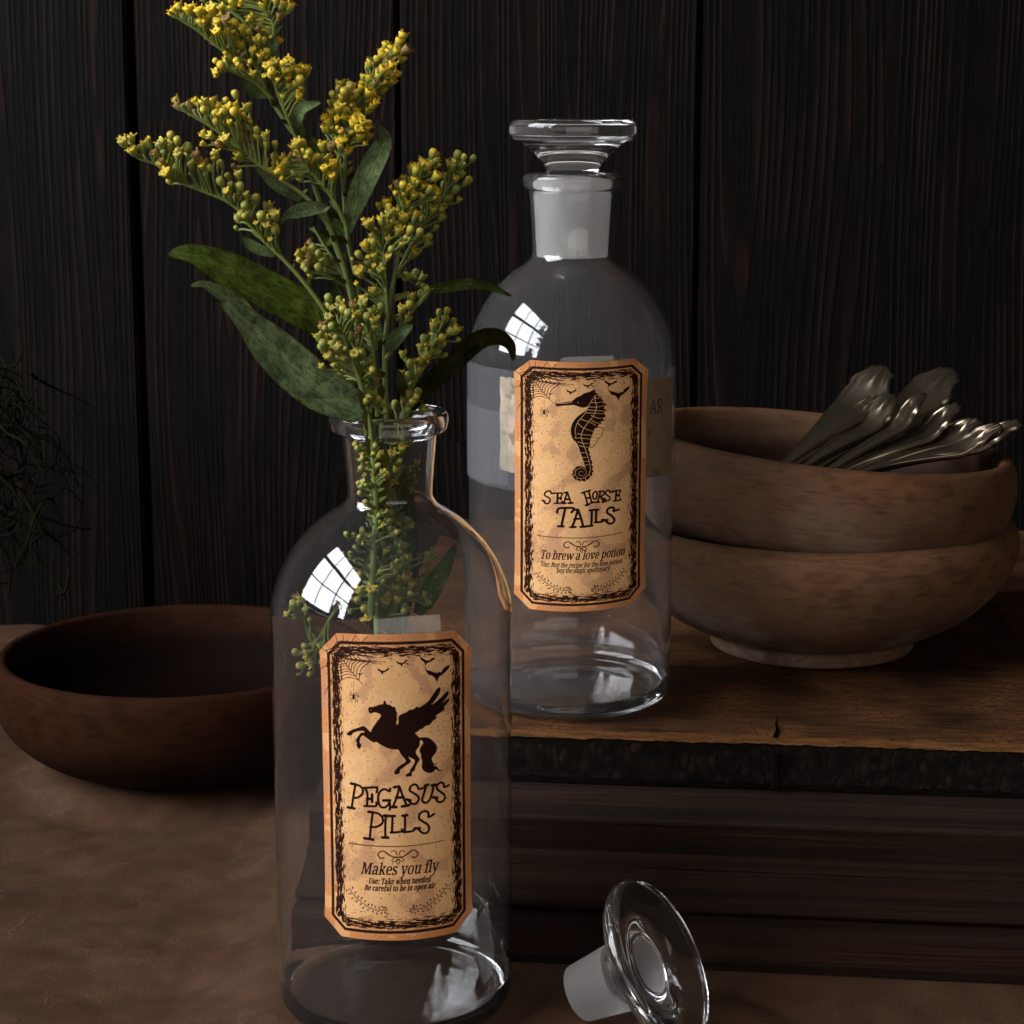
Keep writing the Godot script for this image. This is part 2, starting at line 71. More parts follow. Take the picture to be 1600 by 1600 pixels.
  {"p":[Vector3(-0.3,193.7,11.0),Vector3(0.8,203.6,11.7),Vector3(0.5,213.5,12.4),Vector3(1.6,222.8,13.0)],"ripe":0.15,"buds":[Vector3(2.2,224.0,19.8),Vector3(3.1,217.8,16.1),Vector3(-0.1,220.5,13.7),Vector3(-2.8,217.7,12.6),Vector3(-3.3,211.9,5.1),Vector3(-0.8,208.2,16.2),Vector3(-3.2,204.2,8.5),Vector3(0.9,200.6,13.8),Vector3(-3.1,197.9,12.1),Vector3(1.9,192.8,12.4),Vector3(-0.2,215.5,16.7),Vector3(-1.6,210.0,9.5),Vector3(1.3,212.6,10.3)]},
  {"p":[Vector3(-2.2,155.5,12.0),Vector3(-2.9,164.9,14.5),Vector3(-3.6,171.5,16.2),Vector3(-3.9,178.1,18.0)],"ripe":0.15,"buds":[Vector3(-10.8,176.0,12.3),Vector3(-3.2,174.5,14.4),Vector3(-5.7,173.6,23.9),Vector3(0.5,171.5,13.4),Vector3(-11.0,168.8,20.4),Vector3(-8.7,164.9,17.6),Vector3(-1.2,167.4,17.6),Vector3(-8.4,159.8,16.0),Vector3(-3.1,158.3,7.4),Vector3(3.0,167.7,15.8),Vector3(5.9,165.0,20.9),Vector3(2.8,171.1,11.7),Vector3(-5.8,165.7,13.7),Vector3(0.7,161.1,9.5),Vector3(7.9,170.2,16.1),Vector3(6.2,175.2,11.2)]},
  {"p":[Vector3(-3.2,180.2,6.0),Vector3(-12.1,173.8,5.2),Vector3(-22.1,159.7,4.1),Vector3(-29.8,148.1,3.1),Vector3(-33.6,158.8,2.3),Vector3(-36.0,163.0,2.0)],"ripe":0.12,"buds":[Vector3(-36.1,164.7,10.0),Vector3(-35.2,161.3,0.3),Vector3(-36.8,163.3,-5.7),Vector3(-31.6,162.8,11.2),Vector3(-33.5,165.4,6.9),Vector3(-32.5,147.5,5.7),Vector3(-29.7,141.2,5.8),Vector3(-34.6,138.7,1.3),Vector3(-27.4,149.1,2.2),Vector3(-23.1,147.9,6.9),Vector3(-25.8,143.0,7.7),Vector3(-30.9,145.6,7.8),Vector3(-36.9,162.0,3.1)]},
]}]
const HORSE := [Vector2(0.3174,0.2393),Vector2(0.3223,0.2333),Vector2(0.3321,0.2316),Vector2(0.3516,0.2314),Vector2(0.3761,0.2265),Vector2(0.3908,0.2233),Vector2(0.4113,0.2220),Vector2(0.4133,0.2150),Vector2(0.4211,0.2102),Vector2(0.4289,0.2154),Vector2(0.4338,0.2224),Vector2(0.4543,0.2247),Vector2(0.4715,0.2308),Vector2(0.4812,0.2308),Vector2(0.4896,0.2371),Vector2(0.4925,0.2453),Vector2(0.5008,0.2523),Vector2(0.4935,0.2542),Vector2(0.5023,0.2594),Vector2(0.4945,0.2606),Vector2(0.4984,0.2688),Vector2(0.4959,0.2770),Vector2(0.4925,0.2829),Vector2(0.4974,0.2895),Vector2(0.5057,0.2829),Vector2(0.5072,0.2735),Vector2(0.5052,0.2664),Vector2(0.5130,0.2594),Vector2(0.5302,0.2543),Vector2(0.5522,0.2506),Vector2(0.5717,0.2443),Vector2(0.5840,0.2404),Vector2(0.5923,0.2432),Vector2(0.6109,0.2375),Vector2(0.6304,0.2317),Vector2(0.6343,0.2369),Vector2(0.6647,0.2297),Vector2(0.6891,0.2217),Vector2(0.7087,0.2113),Vector2(0.7283,0.1973),Vector2(0.7527,0.1822),Vector2(0.7698,0.1770),Vector2(0.7796,0.1802),Vector2(0.7786,0.1885),Vector2(0.7674,0.2002),Vector2(0.7478,0.2141),Vector2(0.7258,0.2257),Vector2(0.7160,0.2314),Vector2(0.7429,0.2247),Vector2(0.7772,0.2122),Vector2(0.8065,0.1996),Vector2(0.8261,0.1935),Vector2(0.8368,0.1930),Vector2(0.8359,0.2025),Vector2(0.8212,0.2129),Vector2(0.8016,0.2233),Vector2(0.7894,0.2302),Vector2(0.8065,0.2246),Vector2(0.8261,0.2183),Vector2(0.8432,0.2169),Vector2(0.8408,0.2229),Vector2(0.8212,0.2344),Vector2(0.8016,0.2423),Vector2(0.8090,0.2448),Vector2(0.8016,0.2518),Vector2(0.7772,0.2597),Vector2(0.7552,0.2652),Vector2(0.7429,0.2709),Vector2(0.7552,0.2699),Vector2(0.7454,0.2780),Vector2(0.7258,0.2836),Vector2(0.7160,0.2905),Vector2(0.6989,0.2962),Vector2(0.6744,0.2982),Vector2(0.6622,0.3051),Vector2(0.6402,0.3083),Vector2(0.6304,0.3129),Vector2(0.6109,0.3186),Vector2(0.6206,0.3246),Vector2(0.6378,0.3342),Vector2(0.6647,0.3339),Vector2(0.6940,0.3362),Vector2(0.7234,0.3474),Vector2(0.7454,0.3609),Vector2(0.7527,0.3753),Vector2(0.7429,0.3892),Vector2(0.7209,0.4005),Vector2(0.7175,0.4099),Vector2(0.7258,0.4196),Vector2(0.7356,0.4245),Vector2(0.7503,0.4190),Vector2(0.7429,0.4259),Vector2(0.7258,0.4295),Vector2(0.7454,0.4314),Vector2(0.7576,0.4382),Vector2(0.7723,0.4474),Vector2(0.7943,0.4458),Vector2(0.7772,0.4506),Vector2(0.7576,0.4476),Vector2(0.7429,0.4418),Vector2(0.7307,0.4481),Vector2(0.7087,0.4522),Vector2(0.6842,0.4497),Vector2(0.6622,0.4418),Vector2(0.6500,0.4298),Vector2(0.6549,0.4134),Vector2(0.6475,0.3991),Vector2(0.6451,0.3873),Vector2(0.6378,0.3778),Vector2(0.6427,0.3661),Vector2(0.6549,0.3580),Vector2(0.6622,0.3522),Vector2(0.6549,0.3450),Vector2(0.6441,0.3421),Vector2(0.6402,0.3495),Vector2(0.6378,0.3613),Vector2(0.6206,0.3717),Vector2(0.6133,0.3798),Vector2(0.6206,0.3905),Vector2(0.6353,0.4001),Vector2(0.6378,0.4060),Vector2(0.6255,0.4153),Vector2(0.6109,0.4292),Vector2(0.6035,0.4409),Vector2(0.5864,0.4454),Vector2(0.5864,0.4571),Vector2(0.5620,0.4581),Vector2(0.5463,0.4563),Vector2(0.5522,0.4498),Vector2(0.5717,0.4441),Vector2(0.5766,0.4359),Vector2(0.5937,0.4243),Vector2(0.6060,0.4127),Vector2(0.6035,0.4044),Vector2(0.5815,0.3983),Vector2(0.5668,0.3930),Vector2(0.5717,0.3994),Vector2(0.5830,0.4077),Vector2(0.5766,0.4135),Vector2(0.5522,0.4216),Vector2(0.5302,0.4297),Vector2(0.5130,0.4355),Vector2(0.5106,0.4449),Vector2(0.4984,0.4485),Vector2(0.4812,0.4497),Vector2(0.4764,0.4403),Vector2(0.4861,0.4344),Vector2(0.4984,0.4261),Vector2(0.5277,0.4168),Vector2(0.5473,0.4098),Vector2(0.5448,0.4016),Vector2(0.5277,0.3910),Vector2(0.5106,0.3768),Vector2(0.5033,0.3698),Vector2(0.4739,0.3686),Vector2(0.4348,0.3641),Vector2(0.3956,0.3538),Vector2(0.3663,0.3443),Vector2(0.3516,0.3461),Vector2(0.3321,0.3417),Vector2(0.3027,0.3315),Vector2(0.2832,0.3248),Vector2(0.2685,0.3298),Vector2(0.2611,0.3394),Vector2(0.2611,0.3489),Vector2(0.2695,0.3534),Vector2(0.2685,0.3606),Vector2(0.2587,0.3691),Vector2(0.2465,0.3658),Vector2(0.2382,0.3565),Vector2(0.2416,0.3493),Vector2(0.2333,0.3436),Vector2(0.2416,0.3351),Vector2(0.2562,0.3253),Vector2(0.2636,0.3181),Vector2(0.2807,0.3149),Vector2(0.2905,0.3152),Vector2(0.2905,0.3117),Vector2(0.2783,0.3095),Vector2(0.2587,0.3111),Vector2(0.2391,0.3127),Vector2(0.2269,0.3165),Vector2(0.2171,0.3179),Vector2(0.2122,0.3240),Vector2(0.1951,0.3280),Vector2(0.1746,0.3250),Vector2(0.1804,0.3188),Vector2(0.2000,0.3112),Vector2(0.2196,0.3060),Vector2(0.2489,0.3006),Vector2(0.2734,0.2954),Vector2(0.2905,0.2944),Vector2(0.3076,0.3008),Vector2(0.3247,0.3100),Vector2(0.3330,0.3122),Vector2(0.3370,0.3051),Vector2(0.3516,0.2931),Vector2(0.3712,0.2788),Vector2(0.3956,0.2621),Vector2(0.3932,0.2551),Vector2(0.3663,0.2494),Vector2(0.3467,0.2496),Vector2(0.3370,0.2532),Vector2(0.3247,0.2498),Vector2(0.3184,0.2440)]
const SEA_BODY := [Vector2(0.3006,0.1622),Vector2(0.3104,0.1633),Vector2(0.3478,0.1603),Vector2(0.3881,0.1558),Vector2(0.4169,0.1534),Vector2(0.4370,0.1451),Vector2(0.4572,0.1369),Vector2(0.4802,0.1319),Vector2(0.5032,0.1232),Vector2(0.5377,0.1176),Vector2(0.5636,0.1112),Vector2(0.5924,0.1080),Vector2(0.5809,0.1137),Vector2(0.5849,0.1209),Vector2(0.6068,0.1278),Vector2(0.6039,0.1356),Vector2(0.6298,0.1398),Vector2(0.6240,0.1474),Vector2(0.6482,0.1566),Vector2(0.6355,0.1621),Vector2(0.6672,0.1700),Vector2(0.6499,0.1768),Vector2(0.6482,0.1868),Vector2(0.6672,0.1945),Vector2(0.6471,0.1983),Vector2(0.6517,0.2071),Vector2(0.6597,0.2188),Vector2(0.6425,0.2227),Vector2(0.6459,0.2357),Vector2(0.6240,0.2353),Vector2(0.6298,0.2469),Vector2(0.6097,0.2480),Vector2(0.6010,0.2593),Vector2(0.5809,0.2605),Vector2(0.5722,0.2747),Vector2(0.5636,0.2890),Vector2(0.5521,0.3062),Vector2(0.5435,0.3291),Vector2(0.5377,0.3464),Vector2(0.5481,0.3579),Vector2(0.5435,0.3665),Vector2(0.5550,0.3753),Vector2(0.5521,0.3839),Vector2(0.5665,0.3955),Vector2(0.5607,0.4070),Vector2(0.5722,0.4172),Vector2(0.5636,0.4243),Vector2(0.5751,0.4331),Vector2(0.5636,0.4416),Vector2(0.5665,0.4502),Vector2(0.5492,0.4558),Vector2(0.5406,0.4644),Vector2(0.5233,0.4671),Vector2(0.5147,0.4734),Vector2(0.4974,0.4699),Vector2(0.4802,0.4734),Vector2(0.4658,0.4672),Vector2(0.4485,0.4673),Vector2(0.4428,0.4602),Vector2(0.4313,0.4560),Vector2(0.4341,0.4488),Vector2(0.4198,0.4461),Vector2(0.4295,0.4359),Vector2(0.4313,0.4258),Vector2(0.4456,0.4199),Vector2(0.4543,0.4126),Vector2(0.4744,0.4104),Vector2(0.4917,0.4118),Vector2(0.5078,0.4159),Vector2(0.5205,0.4199),Vector2(0.5147,0.4124),Vector2(0.5003,0.3865),Vector2(0.4831,0.3606),Vector2(0.4658,0.3319),Vector2(0.4485,0.3148),Vector2(0.4284,0.3035),Vector2(0.4169,0.2864),Vector2(0.4123,0.2663),Vector2(0.4198,0.2460),Vector2(0.4399,0.2257),Vector2(0.4715,0.2082),Vector2(0.5089,0.1937),Vector2(0.5320,0.1809),Vector2(0.5377,0.1723),Vector2(0.5205,0.1765),Vector2(0.4946,0.1788),Vector2(0.4629,0.1737),Vector2(0.4341,0.1682),Vector2(0.4054,0.1691),Vector2(0.3593,0.1716),Vector2(0.3133,0.1748),Vector2(0.3087,0.1691)]
const SEA_FIN := [Vector2(0.5780,0.2633),Vector2(0.6010,0.2593),Vector2(0.6298,0.2613),Vector2(0.6442,0.2703),Vector2(0.6355,0.2845),Vector2(0.6298,0.2959),Vector2(0.6068,0.3069),Vector2(0.5895,0.3239),Vector2(0.5694,0.3366),Vector2(0.5492,0.3349),Vector2(0.5464,0.3148),Vector2(0.5550,0.2976),Vector2(0.5665,0.2804),Vector2(0.5780,0.2633)]
const SEA_LINES := [[Vector2(0.5780,0.1338),Vector2(0.5838,0.1569),Vector2(0.5924,0.1771),Vector2(0.5780,0.2057),Vector2(0.5435,0.2313),Vector2(0.5061,0.2599),Vector2(0.4859,0.2887),Vector2(0.4946,0.3146),Vector2(0.5147,0.3434),Vector2(0.5320,0.3722),Vector2(0.5464,0.4011),Vector2(0.5521,0.4242),Vector2(0.5435,0.4414),Vector2(0.5205,0.4556),Vector2(0.4859,0.4608),Vector2(0.4572,0.4543),Vector2(0.4445,0.4386),Vector2(0.4572,0.4246),Vector2(0.4859,0.4182),Vector2(0.5147,0.4254),Vector2(0.5233,0.4398),Vector2(0.5061,0.4498),Vector2(0.4802,0.4484),Vector2(0.4698,0.4384),Vector2(0.4859,0.4311),Vector2(0.5003,0.4354)],
[Vector2(0.5665,0.1452),Vector2(0.5435,0.1651),Vector2(0.5262,0.1852),Vector2(0.5032,0.2081),Vector2(0.4802,0.2225),Vector2(0.4572,0.2399),Vector2(0.4428,0.2688),Vector2(0.4485,0.2889),Vector2(0.4428,0.2990)],
[Vector2(0.4802,0.2240),Vector2(0.5550,0.2400),Vector2(0.5895,0.2519)],
[Vector2(0.4600,0.2399),Vector2(0.5032,0.2599),Vector2(0.5722,0.2747)],
[Vector2(0.4600,0.2816),Vector2(0.5205,0.2873),Vector2(0.5607,0.2890)],
[Vector2(0.4428,0.2990),Vector2(0.4917,0.3002),Vector2(0.5521,0.3047)],
[Vector2(0.4629,0.3147),Vector2(0.4974,0.3203),Vector2(0.5377,0.3219)],
[Vector2(0.4715,0.3290),Vector2(0.5032,0.3347),Vector2(0.5320,0.3362)],
[Vector2(0.4831,0.3578),Vector2(0.5262,0.3578)],
[Vector2(0.4974,0.3764),Vector2(0.5348,0.3766)],
[Vector2(0.5032,0.3923),Vector2(0.5464,0.3925)],
[Vector2(0.5147,0.4067),Vector2(0.5492,0.4069)],
[Vector2(0.5377,0.1766),Vector2(0.6010,0.1787),Vector2(0.6557,0.1726)],
[Vector2(0.5320,0.1881),Vector2(0.6010,0.1931),Vector2(0.6528,0.1964)],
[Vector2(0.5205,0.1995),Vector2(0.5895,0.2030),Vector2(0.6471,0.2070)],
[Vector2(0.5550,0.2112),Vector2(0.6010,0.2219),Vector2(0.6413,0.2241)],
[Vector2(0.5550,0.2285),Vector2(0.5895,0.2404),Vector2(0.6240,0.2433)],
[Vector2(0.5550,0.1594),Vector2(0.6010,0.1614),Vector2(0.6425,0.1564)],
[Vector2(0.5722,0.1395),Vector2(0.6010,0.1442),Vector2(0.6252,0.1408)],
[Vector2(0.6010,0.1283),Vector2(0.5780,0.1372)],
[Vector2(0.3191,0.1639),Vector2(0.3708,0.1622),Vector2(0.4226,0.1576)],
[Vector2(0.4543,0.4644),Vector2(0.4629,0.4557)],
[Vector2(0.4341,0.4459),Vector2(0.4468,0.4443)],
[Vector2(0.4399,0.4271),Vector2(0.4543,0.4284)],
[Vector2(0.4859,0.4714),Vector2(0.4871,0.4613)],
[Vector2(0.5205,0.4657),Vector2(0.5147,0.4570)],
[Vector2(0.5550,0.4530),Vector2(0.5377,0.4442)]]
const SEA_FINLINES := [[Vector2(0.5722,0.2776),Vector2(0.6010,0.2723),Vector2(0.6298,0.2743)],
[Vector2(0.5665,0.2891),Vector2(0.6010,0.2852),Vector2(0.6298,0.2872)],
[Vector2(0.5607,0.3005),Vector2(0.5895,0.2980),Vector2(0.6125,0.3027)],
[Vector2(0.5550,0.3120),Vector2(0.5780,0.3122),Vector2(0.5953,0.3168)],
[Vector2(0.5521,0.3235),Vector2(0.5722,0.3251),Vector2(0.5809,0.3295)]]
const LETTERS_L := [[Vector2(0.1976,0.4844),Vector2(0.2318,0.4867)],
[Vector2(0.2269,0.4869),Vector2(0.2122,0.5266),Vector2(0.2000,0.5627)],
[Vector2(0.1731,0.5640),Vector2(0.2171,0.5656)],
[Vector2(0.2269,0.4869),Vector2(0.2587,0.4906),Vector2(0.2758,0.5030),Vector2(0.2685,0.5175),Vector2(0.2440,0.5278),Vector2(0.2171,0.5311)],
[Vector2(0.2905,0.4955),Vector2(0.3052,0.5164),Vector2(0.3003,0.5543)],
[Vector2(0.2783,0.4959),Vector2(0.3174,0.4937),Vector2(0.3663,0.4927),Vector2(0.3639,0.5080)],
[Vector2(0.3027,0.5306),Vector2(0.3321,0.5299)],
[Vector2(0.3345,0.5157),Vector2(0.3345,0.5392)],
[Vector2(0.2832,0.5548),Vector2(0.3565,0.5529),Vector2(0.3599,0.5411)],
[Vector2(0.4495,0.4952),Vector2(0.4446,0.5046),Vector2(0.4201,0.4978),Vector2(0.3956,0.5005),Vector2(0.3761,0.5149),Vector2(0.3736,0.5361),Vector2(0.3883,0.5547),Vector2(0.4152,0.5566),Vector2(0.4372,0.5470),Vector2(0.4446,0.5352)],
[Vector2(0.4054,0.5344),Vector2(0.4470,0.5340)],
[Vector2(0.4421,0.5352),Vector2(0.4470,0.5493),Vector2(0.4446,0.5646)],
[Vector2(0.4739,0.4916),Vector2(0.5033,0.4892)],
[Vector2(0.5081,0.4903),Vector2(0.4886,0.5256),Vector2(0.4641,0.5562)],
[Vector2(0.4543,0.5563),Vector2(0.4861,0.5561)],
[Vector2(0.5081,0.4903),Vector2(0.5277,0.5209),Vector2(0.5522,0.5528)],
[Vector2(0.5228,0.5550),Vector2(0.5693,0.5518)],
[Vector2(0.4861,0.5256),Vector2(0.5326,0.5256)],
[Vector2(0.6598,0.4991),Vector2(0.6304,0.5009),Vector2(0.6206,0.4901),Vector2(0.5986,0.4851),Vector2(0.5766,0.4931),Vector2(0.5742,0.5048),Vector2(0.5962,0.5133),Vector2(0.6231,0.5243),Vector2(0.6304,0.5362),Vector2(0.6109,0.5488),Vector2(0.5840,0.5472),Vector2(0.5644,0.5376)],
[Vector2(0.5522,0.5328),Vector2(0.5766,0.5366)],
[Vector2(0.6696,0.4922),Vector2(0.6916,0.4904)],
[Vector2(0.6793,0.4924),Vector2(0.6622,0.5203),Vector2(0.6524,0.5390),Vector2(0.6696,0.5488),Vector2(0.6940,0.5447),Vector2(0.7136,0.5264),Vector2(0.7283,0.4937)],
[Vector2(0.7160,0.4934),Vector2(0.7405,0.4929)],
[Vector2(0.8334,0.5012),Vector2(0.8016,0.5046),Vector2(0.7967,0.4937),Vector2(0.7772,0.4882),Vector2(0.7527,0.4945),Vector2(0.7503,0.5062),Vector2(0.7723,0.5177),Vector2(0.7992,0.5294),Vector2(0.8041,0.5415),Vector2(0.7869,0.5515),Vector2(0.7576,0.5503),Vector2(0.7429,0.5391)],
[Vector2(0.7258,0.5338),Vector2(0.7527,0.5371)],
[Vector2(0.3101,0.5729),Vector2(0.3418,0.5744)],
[Vector2(0.3370,0.5745),Vector2(0.3272,0.6102),Vector2(0.3149,0.6624)],
[Vector2(0.2807,0.6613),Vector2(0.3370,0.6641)],
[Vector2(0.3370,0.5745),Vector2(0.3761,0.5784),Vector2(0.4005,0.5945),Vector2(0.3932,0.6110),Vector2(0.3614,0.6211),Vector2(0.3296,0.6231)],
[Vector2(0.4079,0.5838),Vector2(0.4348,0.5846)],
[Vector2(0.4201,0.5848),Vector2(0.4152,0.6201),Vector2(0.4152,0.6554)],
[Vector2(0.3956,0.6557),Vector2(0.4323,0.6563)],
[Vector2(0.4470,0.5857),Vector2(0.4739,0.5855)],
[Vector2(0.4617,0.5867),Vector2(0.4592,0.6197),Vector2(0.4568,0.6385)],
[Vector2(0.4495,0.6397),Vector2(0.5179,0.6372),Vector2(0.5204,0.6301)],
[Vector2(0.5253,0.5855),Vector2(0.5546,0.5845)],
[Vector2(0.5399,0.5868),Vector2(0.5399,0.6196),Vector2(0.5375,0.6372)],
[Vector2(0.5302,0.6396),Vector2(0.5864,0.6378),Vector2(0.6060,0.6298)],
[Vector2(0.7307,0.5884),Vector2(0.6940,0.5966),Vector2(0.6916,0.5824),Vector2(0.6696,0.5759),Vector2(0.6402,0.5811),Vector2(0.6304,0.5974),Vector2(0.6549,0.6097),Vector2(0.6842,0.6199),Vector2(0.6965,0.6345),Vector2(0.6842,0.6471),Vector2(0.6549,0.6474),Vector2(0.6304,0.6362)],
[Vector2(0.6011,0.6298),Vector2(0.6353,0.6304)]]
const LETTERS_R := [[Vector2(0.2983,0.5195),Vector2(0.2787,0.5231),Vector2(0.2703,0.5136),Vector2(0.2508,0.5146),Vector2(0.2312,0.5240),Vector2(0.2340,0.5337),Vector2(0.2592,0.5394),Vector2(0.2703,0.5487),Vector2(0.2592,0.5619),Vector2(0.2368,0.5644),Vector2(0.2228,0.5554)],
[Vector2(0.2144,0.5530),Vector2(0.2312,0.5563)],
[Vector2(0.2983,0.5209),Vector2(0.3515,0.5191),Vector2(0.3515,0.5275)],
[Vector2(0.3235,0.5200),Vector2(0.3207,0.5607)],
[Vector2(0.3011,0.5615),Vector2(0.3543,0.5582),Vector2(0.3543,0.5526)],
[Vector2(0.3235,0.5396),Vector2(0.3459,0.5389)],
[Vector2(0.3459,0.5347),Vector2(0.3459,0.5445)],
[Vector2(0.3711,0.5171),Vector2(0.3907,0.5153)],
[Vector2(0.3907,0.5153),Vector2(0.3767,0.5408),Vector2(0.3655,0.5593)],
[Vector2(0.3599,0.5603),Vector2(0.3795,0.5590)],
[Vector2(0.3907,0.5153),Vector2(0.4047,0.5374),Vector2(0.4159,0.5582)],
[Vector2(0.3991,0.5594),Vector2(0.4298,0.5580)],
[Vector2(0.3767,0.5436),Vector2(0.4047,0.5430)],
[Vector2(0.4942,0.5184),Vector2(0.5194,0.5142)],
[Vector2(0.5082,0.5170),Vector2(0.5250,0.5450),Vector2(0.5334,0.5674)],
[Vector2(0.5222,0.5688),Vector2(0.5446,0.5661)],
[Vector2(0.5306,0.5129),Vector2(0.5502,0.5088)],
[Vector2(0.5418,0.5115),Vector2(0.5530,0.5368),Vector2(0.5642,0.5594)],
[Vector2(0.5558,0.5607),Vector2(0.5781,0.5582)],
[Vector2(0.5222,0.5408),Vector2(0.5530,0.5382)],
[Vector2(0.5882,0.5149),Vector2(0.5753,0.5217),Vector2(0.5709,0.5315),Vector2(0.5753,0.5427),Vector2(0.5865,0.5463),Vector2(0.5977,0.5403),Vector2(0.6033,0.5292),Vector2(0.5994,0.5185),Vector2(0.5882,0.5149)],
[Vector2(0.6257,0.5157),Vector2(0.6173,0.5379),Vector2(0.6033,0.5586)],
[Vector2(0.5921,0.5592),Vector2(0.6173,0.5589)],
[Vector2(0.6145,0.5155),Vector2(0.6453,0.5163),Vector2(0.6537,0.5249),Vector2(0.6397,0.5343),Vector2(0.6173,0.5365)],
[Vector2(0.6285,0.5368),Vector2(0.6509,0.5599)],
[Vector2(0.6397,0.5609),Vector2(0.6593,0.5593)],
[Vector2(0.7237,0.5233),Vector2(0.6985,0.5237),Vector2(0.6929,0.5164),Vector2(0.6733,0.5157),Vector2(0.6621,0.5238),Vector2(0.6705,0.5325),Vector2(0.6929,0.5417),Vector2(0.6957,0.5530),Vector2(0.6733,0.5578),Vector2(0.6593,0.5517)],
[Vector2(0.6509,0.5458),Vector2(0.6649,0.5519)],
[Vector2(0.7153,0.5201),Vector2(0.7768,0.5217),Vector2(0.7740,0.5300)],
[Vector2(0.7460,0.5215),Vector2(0.7404,0.5606)],
[Vector2(0.7237,0.5607),Vector2(0.7768,0.5611),Vector2(0.7768,0.5555)],
[Vector2(0.7432,0.5397),Vector2(0.7684,0.5404)],
[Vector2(0.7684,0.5367),Vector2(0.7684,0.5452)],
[Vector2(0.3207,0.5986),Vector2(0.3235,0.5872),Vector2(0.3459,0.5795),Vector2(0.4354,0.5789),Vector2(0.4214,0.5959)],
[Vector2(0.3767,0.5814),Vector2(0.3627,0.6196),Vector2(0.3515,0.6508)],
[Vector2(0.3291,0.6529),Vector2(0.3655,0.6526)],
[Vector2(0.4410,0.5858),Vector2(0.4662,0.5842)],
[Vector2(0.4662,0.5842),Vector2(0.4466,0.6236),Vector2(0.4270,0.6546)],
[Vector2(0.4159,0.6554),Vector2(0.4494,0.6549)],
[Vector2(0.4662,0.5856),Vector2(0.4886,0.6205),Vector2(0.5026,0.6513)],
[Vector2(0.4858,0.6546),Vector2(0.5222,0.6547)],
[Vector2(0.4410,0.6236),Vector2(0.4886,0.6205)],
[Vector2(0.5502,0.5900),Vector2(0.5753,0.5889)],
[Vector2(0.5642,0.5901),Vector2(0.5642,0.6237),Vector2(0.5614,0.6517)],
[Vector2(0.5166,0.6541),Vector2(0.5698,0.6518)],
[Vector2(0.5837,0.5890),Vector2(0.6117,0.5896)],
[Vector2(0.5977,0.5907),Vector2(0.5949,0.6383)],
[Vector2(0.5865,0.6395),Vector2(0.6397,0.6394),Vector2(0.6509,0.6313)],
[Vector2(0.7656,0.5984),Vector2(0.7264,0.6020),Vector2(0.7292,0.5910),Vector2(0.7069,0.5857),Vector2(0.6817,0.5917),Vector2(0.6789,0.6057),Vector2(0.7069,0.6180),Vector2(0.7292,0.6317),Vector2(0.7320,0.6430),Vector2(0.7069,0.6517),Vector2(0.6817,0.6464),Vector2(0.6649,0.6360)],
[Vector2(0.6397,0.6324),Vector2(0.6817,0.6352)]]
const BAT := [Vector2(-0.4982,-0.2545),Vector2(-0.3709,-0.1455),Vector2(-0.2255,-0.1091),Vector2(-0.1164,-0.0364),Vector2(-0.0618,-0.0800),Vector2(-0.0364,-0.0182),Vector2(0.0109,-0.0073),Vector2(0.0655,-0.0873),Vector2(0.0945,-0.0364),Vector2(0.1564,-0.0436),Vector2(0.2473,-0.1818),Vector2(0.4109,-0.2727),Vector2(0.5018,-0.2727),Vector2(0.4655,-0.1636),Vector2(0.3927,-0.0909),Vector2(0.2836,0.0000),Vector2(0.1745,0.0727),Vector2(0.0655,0.1273),Vector2(0.0000,0.2545),Vector2(-0.0255,0.3455),Vector2(-0.0618,0.2364),Vector2(-0.1345,0.1273),Vector2(-0.2255,0.0545),Vector2(-0.3345,0.0364),Vector2(-0.4073,-0.0727)]
const WEB := [Vector2(0.4225,0.0875),Vector2(0.3663,0.0906),Vector2(0.2850,0.1604),Vector2(0.2413,0.1366),Vector2(0.1413,0.1652),Vector2(0.0194,0.2031),Vector2(-0.0037,0.1184),Vector2(-0.0024,0.0485),Vector2(0.1088,0.0041),Vector2(0.1632,0.0065),Vector2(0.2444,0.0034),Vector2(0.3194,0.0079),Vector2(0.3975,0.0304)]
